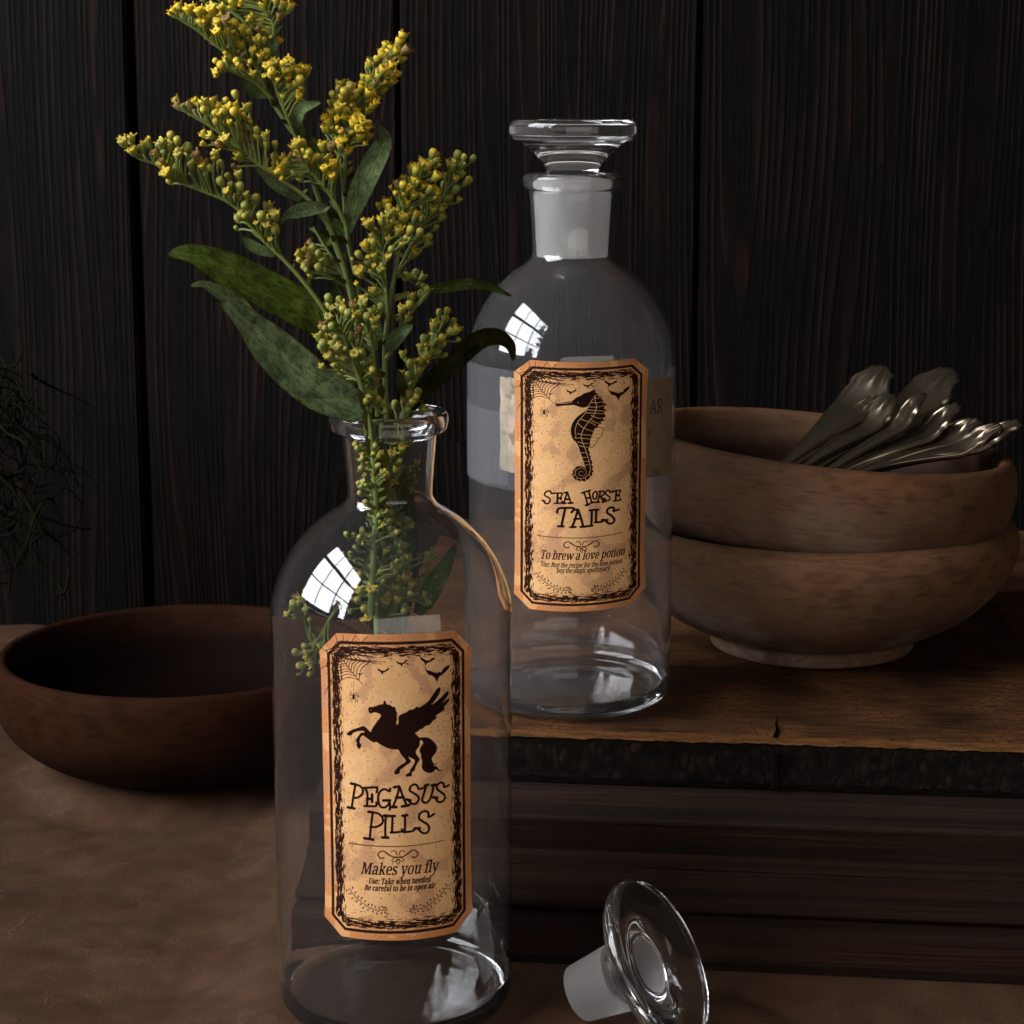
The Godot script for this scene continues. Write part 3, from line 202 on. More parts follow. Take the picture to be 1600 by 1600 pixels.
const CUTLERY := [
["silver spoon with the broadest fan tip, rearmost and farthest left", Vector3(0.1186,0.1578,-1.0030), Vector3(0.1990,0.2064,-1.0750), 0.0125, 0.35, 0.02],
["silver spoon whose shining tip stands alone at the top right of the bunch", Vector3(0.1314,0.1578,-1.0037), Vector3(0.2357,0.2037,-1.0850), 0.0125, 0.50, 0.02],
["silver spoon with a curled tip, in the middle below the two highest tips", Vector3(0.1398,0.1560,-1.0044), Vector3(0.2173,0.1960,-1.0400), 0.0095, -0.20, 0.03],
["small silver spoon left of the middle one, its tip half hidden behind it", Vector3(0.1276,0.1576,-1.0041), Vector3(0.2008,0.1930,-1.0600), 0.0085, 0.40, 0.04],
["silver spoon just right of the middle one, its tip lower and darker", Vector3(0.1455,0.1569,-1.0087), Vector3(0.2318,0.1910,-1.0300), 0.0095, 0.10, 0.04],
["silver spoon second from the bottom on the right of the bunch", Vector3(0.1492,0.1598,-1.0058), Vector3(0.2389,0.1847,-1.0200), 0.0085, 0.30, 0.04],
["lowest and rightmost silver spoon, reaching past the edge of the photo", Vector3(0.1531,0.1619,-1.0032), Vector3(0.2575,0.1844,-1.0100), 0.0085, 0.20, 0.05],
["slim silver handle lying between the two highest tips, mostly hidden behind the middle one", Vector3(0.1412,0.1553,-1.0121), Vector3(0.2190,0.1954,-1.0850), 0.0075, 0.50, 0.02],
["narrow silver handle just right of the rearmost fan, its tip below that fan", Vector3(0.1229,0.1593,-1.0023), Vector3(0.1923,0.1922,-1.0650), 0.0065, 0.45, 0.03],
["slender silver handle squeezed between the middle one and its right neighbour", Vector3(0.1434,0.1579,-1.0093), Vector3(0.2247,0.1859,-1.0450), 0.0062, 0.20, 0.04],
["thin silver handle third from the bottom of the bunch, edge turned up", Vector3(0.1478,0.1594,-1.0045), Vector3(0.2353,0.1857,-1.0300), 0.0060, 0.70, 0.03],
["thin silver handle at the very front of the bunch, just above the lowest", Vector3(0.1503,0.1626,-0.9961), Vector3(0.2469,0.1844,-1.0100), 0.0062, 0.50, 0.04],
]
const MOSS := [
[Vector3(6.8,116.4,10.0),Vector3(12.2,109.3,15.0),Vector3(17.6,99.8,15.5),Vector3(18.5,95.1,10.8),Vector3(25.2,87.9,5.5),Vector3(30.6,79.6,4.2),Vector3(36.3,76.0,8.3),Vector3(41.0,77.2,13.9)],
[Vector3(12.2,109.3,10.0),Vector3(11.2,99.8,15.0),Vector3(18.5,95.1,15.5)],
[Vector3(18.5,95.1,10.0),Vector3(10.1,89.1,15.0),Vector3(13.9,82.0,15.5),Vector3(11.9,77.2,10.8),Vector3(-2.0,77.8,5.5)],
[Vector3(24.2,65.2,10.0),Vector3(29.5,54.4,15.0),Vector3(29.0,42.4,15.5)],
[Vector3(31.4,71.2,10.0),Vector3(29.8,60.4,15.0),Vector3(25.0,58.0,15.5),Vector3(23.6,52.0,10.8)],
[Vector3(-3.9,203.6,10.0),Vector3(1.4,196.7,15.0),Vector3(9.2,192.1,15.5)],
[Vector3(7.2,173.6,10.0),Vector3(12.4,163.2,15.0),Vector3(18.1,160.9,15.5),Vector3(23.2,159.1,10.8)],
[Vector3(12.0,153.9,10.0),Vector3(18.1,148.0,15.0),Vector3(18.8,139.9,15.5),Vector3(14.5,132.8,10.8),Vector3(3.8,127.0,5.5),Vector3(-4.4,124.6,4.2)],
[Vector3(-7.3,135.2,10.0),Vector3(2.9,132.8,15.0),Vector3(10.0,136.4,15.5)],
[Vector3(-4.2,104.6,10.0),Vector3(1.7,108.1,15.0),Vector3(3.1,111.7,15.5)],
[Vector3(-9.7,87.9,10.0),Vector3(-3.2,77.2,15.0),Vector3(-4.1,60.4,15.5),Vector3(-7.7,56.8,10.8)]]


var rng := RandomNumberGenerator.new()
var taken := {}

# ------------------------------------------------------------------ helpers
class MB:
	var v := PackedVector3Array()
	var n := PackedVector3Array()
	var uv := PackedVector2Array()
	var c := PackedColorArray()
	var ix := PackedInt32Array()
	var col := Color.WHITE
	func vert(p: Vector3, nn: Vector3, t := Vector2.ZERO) -> int:
		v.append(p); n.append(nn); uv.append(t); c.append(col)
		return v.size() - 1
	func tri(a: int, b: int, d: int) -> void:
		ix.append(a); ix.append(b); ix.append(d)
	func quad(a: int, b: int, d: int, e: int) -> void:
		tri(a, b, d); tri(a, d, e)
	func flat_quad(a: Vector3, b: Vector3, d: Vector3, e: Vector3, s := 1.0) -> void:
		var nn := (b - a).cross(e - a).normalized() * s
		var i := vert(a, nn, Vector2(0, 0)); vert(b, nn, Vector2(1, 0)); vert(d, nn, Vector2(1, 1)); vert(e, nn, Vector2(0, 1))
		quad(i, i + 1, i + 2, i + 3)
	func mesh(colored := false) -> ArrayMesh:
		for t in range(0, ix.size(), 3):   # front faces clockwise, seen from where the normals point
			var a := ix[t]; var b := ix[t + 1]; var d := ix[t + 2]
			if (v[b] - v[a]).cross(v[d] - v[a]).dot(n[a] + n[b] + n[d]) > 0.0:
				ix[t + 1] = d; ix[t + 2] = b
		var arr := []
		arr.resize(Mesh.ARRAY_MAX)
		arr[Mesh.ARRAY_VERTEX] = v; arr[Mesh.ARRAY_NORMAL] = n; arr[Mesh.ARRAY_TEX_UV] = uv; arr[Mesh.ARRAY_INDEX] = ix
		if colored: arr[Mesh.ARRAY_COLOR] = c
		var m := ArrayMesh.new()
		m.add_surface_from_arrays(Mesh.PRIMITIVE_TRIANGLES, arr)
		return m

func part(called: String, m: Mesh, mat: Material, parent: Node) -> MeshInstance3D:
	var o := MeshInstance3D.new()
	o.name = numbered(called, parent)
	o.mesh = m
	o.material_override = null
	if m.get_surface_count() == 1: o.set_surface_override_material(0, mat)
	parent.add_child(o, true)
	return o

func numbered(called: String, parent: Node) -> String:
	var key := str(parent.get_instance_id()) + "/" + called
	var k: int = taken.get(key, 0)
	taken[key] = k + 1
	return called if k == 0 else "%s_%03d" % [called, k]

func thing(called: String, label: String, category: String, at := Vector3.ZERO, group := "") -> Node3D:
	var o := Node3D.new()
	o.name = numbered(called, self)
	add_child(o, true)
	o.position = at
	o.set_meta("label", label); o.set_meta("category", category)
	if group: o.set_meta("group", group)
	return o

func smooth(p: Array, k: int) -> PackedVector2Array:   # Catmull-Rom through (radius, height) points; a doubled point is a corner
	var out := PackedVector2Array()
	for i in p.size() - 1:
		var b: Vector2 = p[i]; var d: Vector2 = p[i + 1]
		if b.is_equal_approx(d): continue
		var a: Vector2 = p[maxi(i - 1, 0)]; var e: Vector2 = p[mini(i + 2, p.size() - 1)]
		for j in k: out.append(b.cubic_interpolate(d, a, e, float(j) / k))
	out.append(p[p.size() - 1])
	return out

func curve3(p: Array, k: int) -> PackedVector3Array:
	var out := PackedVector3Array()
	for i in p.size() - 1:
		var a: Vector3 = p[maxi(i - 1, 0)]; var e: Vector3 = p[mini(i + 2, p.size() - 1)]
		for j in k: out.append((p[i] as Vector3).cubic_interpolate(p[i + 1], a, e, float(j) / k))
	out.append(p[p.size() - 1])
	return out

func lathe(prof: PackedVector2Array, seg: int, unit := 0.001, lump := 0.0, noise: FastNoiseLite = null) -> MB:   # the solid lies on the left of the path
	var mb := MB.new()
	var len := 0.0
	var ls := PackedFloat32Array([0.0])
	for i in prof.size() - 1:
		len += prof[i].distance_to(prof[i + 1]); ls.append(len)
	for i in prof.size():
		var t := (prof[mini(i + 1, prof.size() - 1)] - prof[maxi(i - 1, 0)]).normalized()
		if prof[i].x < 0.001: t = Vector2(signf(t.x) if absf(t.x) > 0.01 else 1.0, 0)
		for s in seg + 1:
			var a := TAU * s / seg
			var r := prof[i].x
			if noise: r *= 1.0 + lump * noise.get_noise_3d(cos(a) * 60, sin(a) * 60, prof[i].y)
			mb.vert(Vector3(r * sin(a), prof[i].y, r * cos(a)) * unit, Vector3(t.y * sin(a), -t.x, t.y * cos(a)), Vector2(float(s) / seg, ls[i] / len))
	for i in prof.size() - 1:
		for s in seg:
			var q := i * (seg + 1) + s
			mb.quad(q, q + 1, q + seg + 2, q + seg + 1)
	return mb

func tube(mb: MB, p: PackedVector3Array, r0: float, r1: float, sides: int, unit := 0.001) -> void:
	var side := Vector3.ZERO
	var first := mb.v.size()
	for i in p.size():
		var t := (p[mini(i + 1, p.size() - 1)] - p[maxi(i - 1, 0)]).normalized()
		if side == Vector3.ZERO: side = t.cross(Vector3(0.3, 0.2, 1)).normalized()
		side = (side - t * side.dot(t)).normalized()
		var up := t.cross(side)
		var r := lerpf(r0, r1, float(i) / (p.size() - 1))
		for s in sides + 1:
			var a := TAU * s / sides
			var d := side * cos(a) + up * sin(a)
			mb.vert((p[i] + d * r) * unit, d, Vector2(float(s) / sides, float(i) / p.size()))
	for i in p.size() - 1:
		for s in sides:
			var q := first + i * (sides + 1) + s
			mb.quad(q, q + 1, q + sides + 2, q + sides + 1)
	for e in [0, p.size() - 1]:
		var dir := (p[0] - p[1]).normalized() if e == 0 else (p[e] - p[e - 1]).normalized()
		var m := mb.vert((p[e] + dir * (r0 if e == 0 else r1) * 0.5) * unit, dir)
		for s in sides:
			mb.tri(m, first + e * (sides + 1) + s, first + e * (sides + 1) + s + 1)

func mat(c: Color, rough: float, metal := 0.0) -> StandardMaterial3D:   # c is a real-world (linear) base colour
	var m := StandardMaterial3D.new()
	m.albedo_color = c.linear_to_srgb()
	m.roughness = rough
	m.metallic = metal
	return m

func glass(haze: float, rough := 0.0, tint := Color(1, 1, 1)) -> StandardMaterial3D:
	var m := StandardMaterial3D.new()
	m.albedo_color = Color(tint.r, tint.g, tint.b, haze)
	m.roughness = rough
	m.refraction_enabled = true
	m.refraction_scale = 0.05
	m.transparency = BaseMaterial3D.TRANSPARENCY_ALPHA
	return m

func frosted(haze: float, tint: Color) -> StandardMaterial3D:   # ground glass
	var m := glass(haze, 0.55, tint)
	var g := mottle(741, 256, Color(0.4, 0.4, 0.4), Color(0.6, 0.6, 0.6), 0.02, 0.3)
	m.heightmap_enabled = true
	m.heightmap_texture = g[1]
	m.heightmap_scale = 0.05
	m.uv1_scale = Vector3(3, 1.5, 1)
	return m

func noise(seed_: int, freq: float, oct := 3, kind := FastNoiseLite.TYPE_SIMPLEX_SMOOTH) -> FastNoiseLite:
	var n := FastNoiseLite.new()
	n.seed = seed_; n.frequency = freq; n.noise_type = kind
	n.fractal_type = FastNoiseLite.FRACTAL_FBM if oct > 1 else FastNoiseLite.FRACTAL_NONE
	n.fractal_octaves = oct
	return n

func picture(w: int, h: int, data: PackedByteArray) -> ImageTexture:
	return ImageTexture.create_from_image(Image.create_from_data(w, h, false, Image.FORMAT_RGB8 if data.size() == w * h * 3 else Image.FORMAT_L8, data))

func put3(d: PackedByteArray, at: int, c: Color) -> void:
	d[at] = clampi(int(c.r * 255.0), 0, 255); d[at + 1] = clampi(int(c.g * 255.0), 0, 255); d[at + 2] = clampi(int(c.b * 255.0), 0, 255)

# ------------------------------------------------------------------ printing: shapes, strokes and lettering turned into ink
class Ink:
	var w: int
	var h: int
	var a := PackedFloat32Array()
	func _init(ww: int, hh: int) -> void:
		w = ww; h = hh
		a.resize(w * h)
	func fill(p: PackedVector2Array, much := 1.0) -> void:   # points in pixels
		var y0 := h; var y1 := 0
		for q in p: y0 = mini(y0, int(q.y)); y1 = maxi(y1, int(q.y) + 1)
		for y in range(maxi(y0, 0), mini(y1 + 1, h)):
			for sub in 4:
				var yy := y + (sub + 0.5) / 4.0
				var xs := PackedFloat32Array()
				for i in p.size():
					var q := p[i]; var r := p[(i + 1) % p.size()]
					if (q.y <= yy) != (r.y <= yy): xs.append(q.x + (yy - q.y) / (r.y - q.y) * (r.x - q.x))
				xs.sort()
				for k in range(0, xs.size() - 1, 2):
					var xa := maxf(xs[k], 0.0); var xb := minf(xs[k + 1], w - 0.01)
					for x in range(int(xa), int(xb) + 1):
						var share := minf(xb, x + 1.0) - maxf(xa, x)
						if share > 0.0: a[y * w + x] = clampf(a[y * w + x] + share * 0.25 * much, 0.0, 1.0)
	func stroke(p: PackedVector2Array, wide: float, much := 1.0, end_wide := -1.0) -> void:
		var n := p.size() - 1
		for i in n:
			var q := p[i]; var r := p[i + 1]
			var ra := wide * 0.5; var rb := ra
			if end_wide >= 0.0: ra = lerpf(wide, end_wide, float(i) / n) * 0.5; rb = lerpf(wide, end_wide, (i + 1.0) / n) * 0.5
			var m := maxf(ra, rb) + 1.0
			var d := r - q
			var l2 := maxf(d.length_squared(), 1e-6)
			for y in range(maxi(int(minf(q.y, r.y) - m), 0), mini(int(maxf(q.y, r.y) + m) + 1, h)):
				for x in range(maxi(int(minf(q.x, r.x) - m), 0), mini(int(maxf(q.x, r.x) + m) + 1, w)):
					var c := Vector2(x + 0.5, y + 0.5)
					var t := clampf((c - q).dot(d) / l2, 0.0, 1.0)
					var cov := clampf(lerpf(ra, rb, t) + 0.5 - c.distance_to(q + d * t), 0.0, 1.0)
					var k := y * w + x
					a[k] = maxf(a[k], cov * much) if much > 0.0 else minf(a[k], 1.0 + cov * much)
	func text(words: String, x0: float, x1: float, base: float, cap: float, slant: float, thin := 0.0) -> void:
		var font := SystemFont.new()
		font.font_names = PackedStringArray(["Droid Serif"])
		font.font_weight = 700 if cap < 34.0 and words.length() < 30 and words[0] != "b" else 400
		var t := TextMesh.new()
		t.text = words; t.font = font; t.font_size = 64; t.depth = 0.0; t.pixel_size = 0.01; t.curve_step = 1.0
		t.horizontal_alignment = HORIZONTAL_ALIGNMENT_LEFT
		t.vertical_alignment = VERTICAL_ALIGNMENT_BOTTOM
		var arr := t.get_mesh_arrays() if t.get_surface_count() else []
		if arr.is_empty(): return
		var v: PackedVector3Array = arr[Mesh.ARRAY_VERTEX]
		var ii = arr[Mesh.ARRAY_INDEX]
		var order: PackedInt32Array = ii if ii != null else PackedInt32Array(range(v.size()))
		var cap_t := TextMesh.new()
		cap_t.text = "H"; cap_t.font = font; cap_t.font_size = 64; cap_t.depth = 0.0; cap_t.pixel_size = 0.01
		cap_t.vertical_alignment = VERTICAL_ALIGNMENT_BOTTOM
		var box := cap_t.get_aabb()
		var whole := t.get_aabb()
		var ky := cap / box.size.y
		var kx := (x1 - x0) / whole.size.x
		for k in range(0, order.size() - 2, 3):
			var tri := PackedVector2Array()
			for j in 3:
				var q := v[order[k + j]]
				var up := (q.y - box.position.y) * ky
				tri.append(Vector2(x0 + (q.x - whole.position.x) * kx + up * slant, base - up))
			fill(tri)
			for q in 3: tri[q] += Vector2(cap * 0.03 + 0.5, 0.0)
			fill(tri)

func scaled(p: Array, w: float, h: float) -> PackedVector2Array:
	var out := PackedVector2Array()
	for q in p: out.append(Vector2(q.x * w, q.y * h))
	return out

func rounded(p: PackedVector2Array, k: int) -> PackedVector2Array:
	if p.size() < 3: return p
	return smooth(Array(p), k)

func label_texture(sea_horse: bool) -> ImageTexture:
	var w := 640
	var h := 1312
	var k := w / 230.0          # texture pixels per label unit (a label is 230 units wide)
	var dark := Ink.new(w, h)
	var brown := Ink.new(w, h)
	var light := Ink.new(w, h)
	var fw := float(w); var fh := float(h)
	var U := func(x: float, y: float) -> Vector2: return Vector2(x * k, y * k)
	# cobweb in the corner
	var hub: Vector2 = U.call(33.5, 36.0)
	var ends := scaled(WEB, fw, fh)
	ends.remove_at(3)
	for e in ends: dark.stroke(rounded(PackedVector2Array([hub, hub.lerp(e, 0.5) + Vector2(0, 3), e]), 5), 3.6, 0.95, 2.0)
	for i in ends.size():
		var a := ends[i]; var b := ends[(i + 1) % ends.size()]
		for f in [0.16, 0.26, 0.36, 0.47, 0.58, 0.7, 0.83]:
			if i >= 4 and i < 12 and f > 0.5 and f != 0.7: continue
			var p := hub.lerp(a, f); var q := hub.lerp(b, f)
			dark.stroke(rounded(PackedVector2Array([p, ((p + q) * 0.5).lerp(hub, 0.13), q]), 5), 3.0, 0.95)
	# spider on its thread
	var sp: Vector2 = U.call(51.5, 94.5)
	dark.stroke(PackedVector2Array([U.call(51.8, 72.0), sp]), 1.4, 0.7)
	for s in [-1.0, 1.0]:
		for q in [[1.0, -1.5, 4.0, -6.0, 6.0, -3.5], [1.5, 0.0, 5.0, -2.5, 7.5, 1.0], [1.5, 1.0, 5.5, 3.0, 6.0, 8.5], [1.0, 2.0, 3.0, 6.0, 2.5, 10.0]]:
			dark.stroke(PackedVector2Array([sp, sp + Vector2(q[0] * s, q[1]) * k, sp + Vector2(q[2] * s, q[3]) * k, sp + Vector2(q[4] * s, q[5]) * k]), 1.8)
	dark.stroke(PackedVector2Array([sp - Vector2(0, 2.0) * k, sp + Vector2(0, 3.5) * k]), 9.0, 1.0, 7.0)
	# bats
	for b in [[1230, 480, 275, 0.0], [675, 430, 125, 0.1], [865, 350, 118, -0.05], [1118, 338, 165, 0.22], [445, 466, 62, 0.0]]:
		var p := PackedVector2Array()
		for q in BAT: p.append(U.call((b[0] - 15) / 6.957, (b[1] - 48) / 6.957) + (q as Vector2).rotated(b[3]) * b[2] / 6.957 * k)
		dark.fill(p)
	# the picture and the large hand-drawn name
	if sea_horse:
		dark.fill(rounded(scaled(SEA_BODY, fw, fh), 3))
		var fin := scaled(SEA_FIN, fw, fh)
		dark.fill(fin, -1.0)
		dark.stroke(rounded(fin, 3), 3.0)
		for l in SEA_FINLINES: dark.stroke(rounded(scaled(l, fw, fh), 4), 1.6, 0.6)
		for l in SEA_LINES: dark.stroke(rounded(scaled(l, fw, fh), 5), 3.6, -0.92, 2.2)
		light.stroke(PackedVector2Array([Vector2(0.4622, 0.1585) * Vector2(fw, fh), Vector2(0.4632, 0.159) * Vector2(fw, fh)]), 5.0)
	else:
		dark.fill(rounded(scaled(HORSE, fw, fh), 3))
		light.stroke(PackedVector2Array([Vector2(0.334, 0.241) * Vector2(fw, fh), Vector2(0.335, 0.242) * Vector2(fw, fh)]), 4.0, 0.6)
	for l in (LETTERS_R if sea_horse else LETTERS_L):
		var p := scaled(l, fw, fh)
		var big: bool = not sea_horse or p[0].y > 0.565 * fh
		dark.stroke(rounded(p, 5), 9.8 if big and not sea_horse else (11.5 if big else 8.4), 1.0)
		if p.size() == 2: dark.stroke(p, 12.0 if not sea_horse else 10.0)
	# rule, scroll ornament, two sprigs
	var up := -1.5 if not sea_horse else 5.0
	brown.stroke(rounded(PackedVector2Array([U.call(41.0, 323.5 + up), U.call(80.0, 324.5 + up), U.call(119.0, 325.0 + up), U.call(158.0, 324.0 + up), U.call(184.0, 322.6 + up)]), 4), 4.6, 1.0, 3.2)
	var cx := 113.5; var cy := 337.0 + up
	for s in [-1.0, 1.0]:
		for q in [[[20.5, 5.5, 25, 6.5, 29, 2.0, 26.5, -3.5, 21, -4.8, 15.5, -1.5, 8.5, 3.5, 1.5, 4.2], 3.6], [[1.5, 1.0, 3.5, -4.5, 7.5, -5.5, 9.2, -3.0], 2.6], [[0.5, 5, 6, 6.5, 9, 10, 5, 11.5, 0.5, 7], 2.4], [[19, -2.5, 12, 2.5, 5, 6], 1.4]]:
			var p := PackedVector2Array()
			for i in range(0, q[0].size(), 2): p.append(U.call(cx + q[0][i] * s, cy + q[0][i + 1]))
			brown.stroke(rounded(p, 5), q[1] * 1.7, 1.0, q[1] * 1.2)
		var drop := PackedVector2Array([U.call(cx, cy + 8.0), U.call(cx + 2.2 * s, cy + 12.5), U.call(cx, cy + 16.0)])
		brown.stroke(rounded(drop, 4), 3.6)
		var path := PackedVector2Array()
		var lx := 114.0; var ly := 394.0 + up
		for q in [[75.0, 1.0], [64, 13], [51, 23.5], [36.5, 30.5], [22, 31.0], [16, 29.5]]: path.append(U.call(lx + q[0] * s, ly + q[1]))
		path = rounded(path, 5)
		dark.stroke(path, 2.6, 0.95)
		for i in range(1, path.size() - 1, 1):
			var along := (path[i + 1] - path[i]).normalized()
			var out := along.orthogonal() * (1.0 if i % 2 == 0 else -1.0)
			var tip := path[i] + (out * 1.0 - along * 0.4) * k * (3.2 + 1.2 * (i % 3))
			dark.stroke(PackedVector2Array([path[i], tip]), 1.4, 0.8)
			dark.stroke(PackedVector2Array([tip, tip + out * 2.0]), 6.0, 0.95)
	# type
	var lines := [["To brew a love potion", 0.197, 0.826, 0.7885, 46.0], ["Use: Buy the recipe for the love potion", 0.202, 0.806, 0.8195, 25.0], ["buy the magic apothecary", 0.315, 0.708, 0.8415, 25.0]] if sea_horse else \
		[["Makes you fly", 0.252, 0.762, 0.7805, 51.0], ["Use: Take when needed", 0.30, 0.713, 0.8115, 26.0], ["Be careful to be in open air", 0.274, 0.743, 0.8345, 25.0]]
	for l in lines: dark.text(l[0], l[1] * w, (l[2] - 0.012) * w, l[3] * h, l[4], 0.2)
	# the paper under it, the printed border and its woodcut edge, stains and specks
	var streak := noise(11, 0.05, 3)
	var blot := noise(23, 0.011, 4)
	var fine := noise(37, 0.16, 2)
	var speck := noise(41, 0.075, 2)
	var fibre := noise(57, 0.35, 2)
	var data := PackedByteArray()
	data.resize(w * h * 3)
	var black := Color(0.105, 0.03, 0.018)
	var sepia := Color(0.30, 0.145, 0.075)
	var hu := h / k
	for y in h:
		for x in w:
			var X := x / k; var Y := y / k
			var dx := minf(X, 230.0 - X); var dy := minf(Y, hu - Y)
			var d := minf(minf(dx, dy), (dx + dy - 27.0) * 0.7071)
			var f := fine.get_noise_2d(x, y)
			var b := blot.get_noise_2d(X * 1.3, Y)
			# paper: pale printed centre, browner rim
			var rim := clampf(1.0 - (d - 6.0) / 46.0, 0.0, 1.0)
			var c := Color(0.92, 0.705, 0.485).lerp(Color(0.80, 0.52, 0.315), rim * rim * 0.95)
			c = c.lerp(Color(0.745, 0.54, 0.42), clampf((b - 0.16 + f * 0.20) * 6.0, 0.0, 0.6))
			if b < -0.27: c = c.lerp(Color(0.95, 0.77, 0.57), 0.4)
			c = c.darkened(0.05 * fibre.get_noise_2d(x * 0.5, y * 2.0) + 0.04 * f + 0.02)
			var ink := dark.a[y * w + x]
			ink = maxf(ink, clampf(minf(d - 10.8, 15.4 - d) * 2.2 + 0.5, 0.0, 1.0) * (0.94 + 0.3 * f))
			if d > 17.5 and d < 52.0:
				var s := streak.get_noise_2d(X * 7.0, Y * 1.1) if dx < dy else streak.get_noise_2d(X * 1.1, Y * 7.0)
				var want := 0.52
				if d < 20.5: want = lerpf(-0.25, 0.54, (d - 17.5) / 3.0)
				elif d > 27.0: want = lerpf(0.52, -0.66, clampf((d - 27.0) / 10.0, 0.0, 1.0))
				var thick := 1.0 if dx < dy else 0.86
				ink = maxf(ink, clampf((want * thick - s * 1.15 + f * 0.28 + 0.10 * b) * 7.0, 0.0, 0.97))
			var sn := speck.get_noise_2d(x + 300.0, y)
			if sn > 0.60: ink = maxf(ink, clampf((sn - 0.60) * 14.0, 0.0, 0.7))
			if ink > 0.0: c = c.lerp(black, clampf(ink, 0.0, 1.0) * (0.96 + 0.08 * f))
			var br := brown.a[y * w + x]
			if br > 0.0: c = c.lerp(sepia, br * 0.95)
			var li := light.a[y * w + x]
			if li > 0.0: c = c.lerp(Color(0.8, 0.7, 0.6), li)
			put3(data, (y * w + x) * 3, c)
	return picture(w, h, data)

# a sheet of paper bent round a bottle; its outline is given by two curves over the angle, with cut corners
func wrapped(r: float, a0: float, a1: float, top: Vector3, bottom: Vector3, cut: Vector2, cols: int, rows: int, thick: float, ragged := 0.0, nz: FastNoiseLite = null) -> Array:
	var front := MB.new()
	var back := MB.new()
	var bumps := noise(733, 0.05, 2)
	var list := PackedFloat32Array()
	for i in cols + 1: list.append(lerpf(a0, a1, float(i) / cols))
	if cut.x > 0.0:
		list.append(a0 + cut.x); list.append(a1 - cut.x)
		list.sort()
	var n := list.size()
	for i in n:
		var a := list[i]
		var yt := top.x + top.y * a + top.z * a * a
		var yb := bottom.x + bottom.y * a + bottom.z * a * a
		var edge := minf(a - a0, a1 - a)
		var c := cut.y * clampf(1.0 - edge / cut.x, 0.0, 1.0) if cut.x > 0.0 else 0.0
		var jt := 0.0; var jb := 0.0
		if nz: jt = ragged * nz.get_noise_1d(a * 900.0); jb = ragged * nz.get_noise_1d(a * 900.0 + 5000.0)
		var u := (a - a0) / (a1 - a0)
		for j in rows + 1:
			var f := float(j) / rows
			var y := lerpf(yt - c + jt, yb + c + jb, f)
			var aa := a
			if nz and (i == 0 or i == n - 1): aa += ragged / r * nz.get_noise_1d(y * 900.0 + 100.0 * i)
			var dir := Vector3(sin(aa), 0, cos(aa))
			var uvp := Vector2(u, (yt - y) / (yt - yb))
			var rr := r
			if cut.x > 0.0: rr += 0.00016 * bumps.get_noise_2d(a * 40.0, y * 900.0) + 0.0009 * pow(clampf(absf(u - 0.5) * 2.0, 0, 1), 9.0) * pow(absf(f - 0.5) * 2.0, 6.0)
			front.vert(dir * rr + Vector3(0, y, 0), dir, uvp)
			back.vert(dir * (rr - thick) + Vector3(0, y, 0), -dir, uvp)
	for i in n - 1:
		for j in rows:
			var q := i * (rows + 1) + j
			front.quad(q, q + 1, q + rows + 2, q + rows + 1)
			back.quad(q, q + 1, q + rows + 2, q + rows + 1)
	if cut.x > 0.0:
		for i in n:
			for j in rows + 1:
				var q := i * (rows + 1) + j
				var du := front.v[mini(i + 1, n - 1) * (rows + 1) + j] - front.v[maxi(i - 1, 0) * (rows + 1) + j]
				var dv := front.v[i * (rows + 1) + mini(j + 1, rows)] - front.v[i * (rows + 1) + maxi(j - 1, 0)]
				var nn := du.cross(dv).normalized()
				if nn.dot(front.n[q]) < 0.0: nn = -nn
				if nn.length() > 0.5: front.n[q] = nn; back.n[q] = -nn
	var ring := PackedInt32Array()   # the cut edge of the sheet
	for i in n: ring.append(i * (rows + 1))
	for j in range(1, rows + 1): ring.append((n - 1) * (rows + 1) + j)
	for i in range(n - 2, -1, -1): ring.append(i * (rows + 1) + rows)
	for j in range(rows - 1, 0, -1): ring.append(j)
	var mid := Vector3(0, (top.x + bottom.x) * 0.5, r)
	for e in ring.size():
		var a := ring[e]; var b := ring[(e + 1) % ring.size()]
		var nn := (front.v[b] - front.v[a]).cross(back.v[a] - front.v[a]).normalized()
		if nn.dot(front.v[a] - mid) < 0.0: nn = -nn
		var k := back.vert(front.v[a], nn); back.vert(front.v[b], nn); back.vert(back.v[b], nn); back.vert(back.v[a], nn)
		back.quad(k, k + 1, k + 2, k + 3)
	return [front, back]

func two_sided(called: String, sheets: Array, face: Material, rear: Material, parent: Node) -> MeshInstance3D:
	var m: ArrayMesh = (sheets[0] as MB).mesh()
	var arr: Array = (sheets[1] as MB).mesh().surface_get_arrays(0)
	m.add_surface_from_arrays(Mesh.PRIMITIVE_TRIANGLES, arr)
	var o := part(called, m, face, parent)
	o.set_surface_override_material(0, face)
	o.set_surface_override_material(1, rear)
	return o

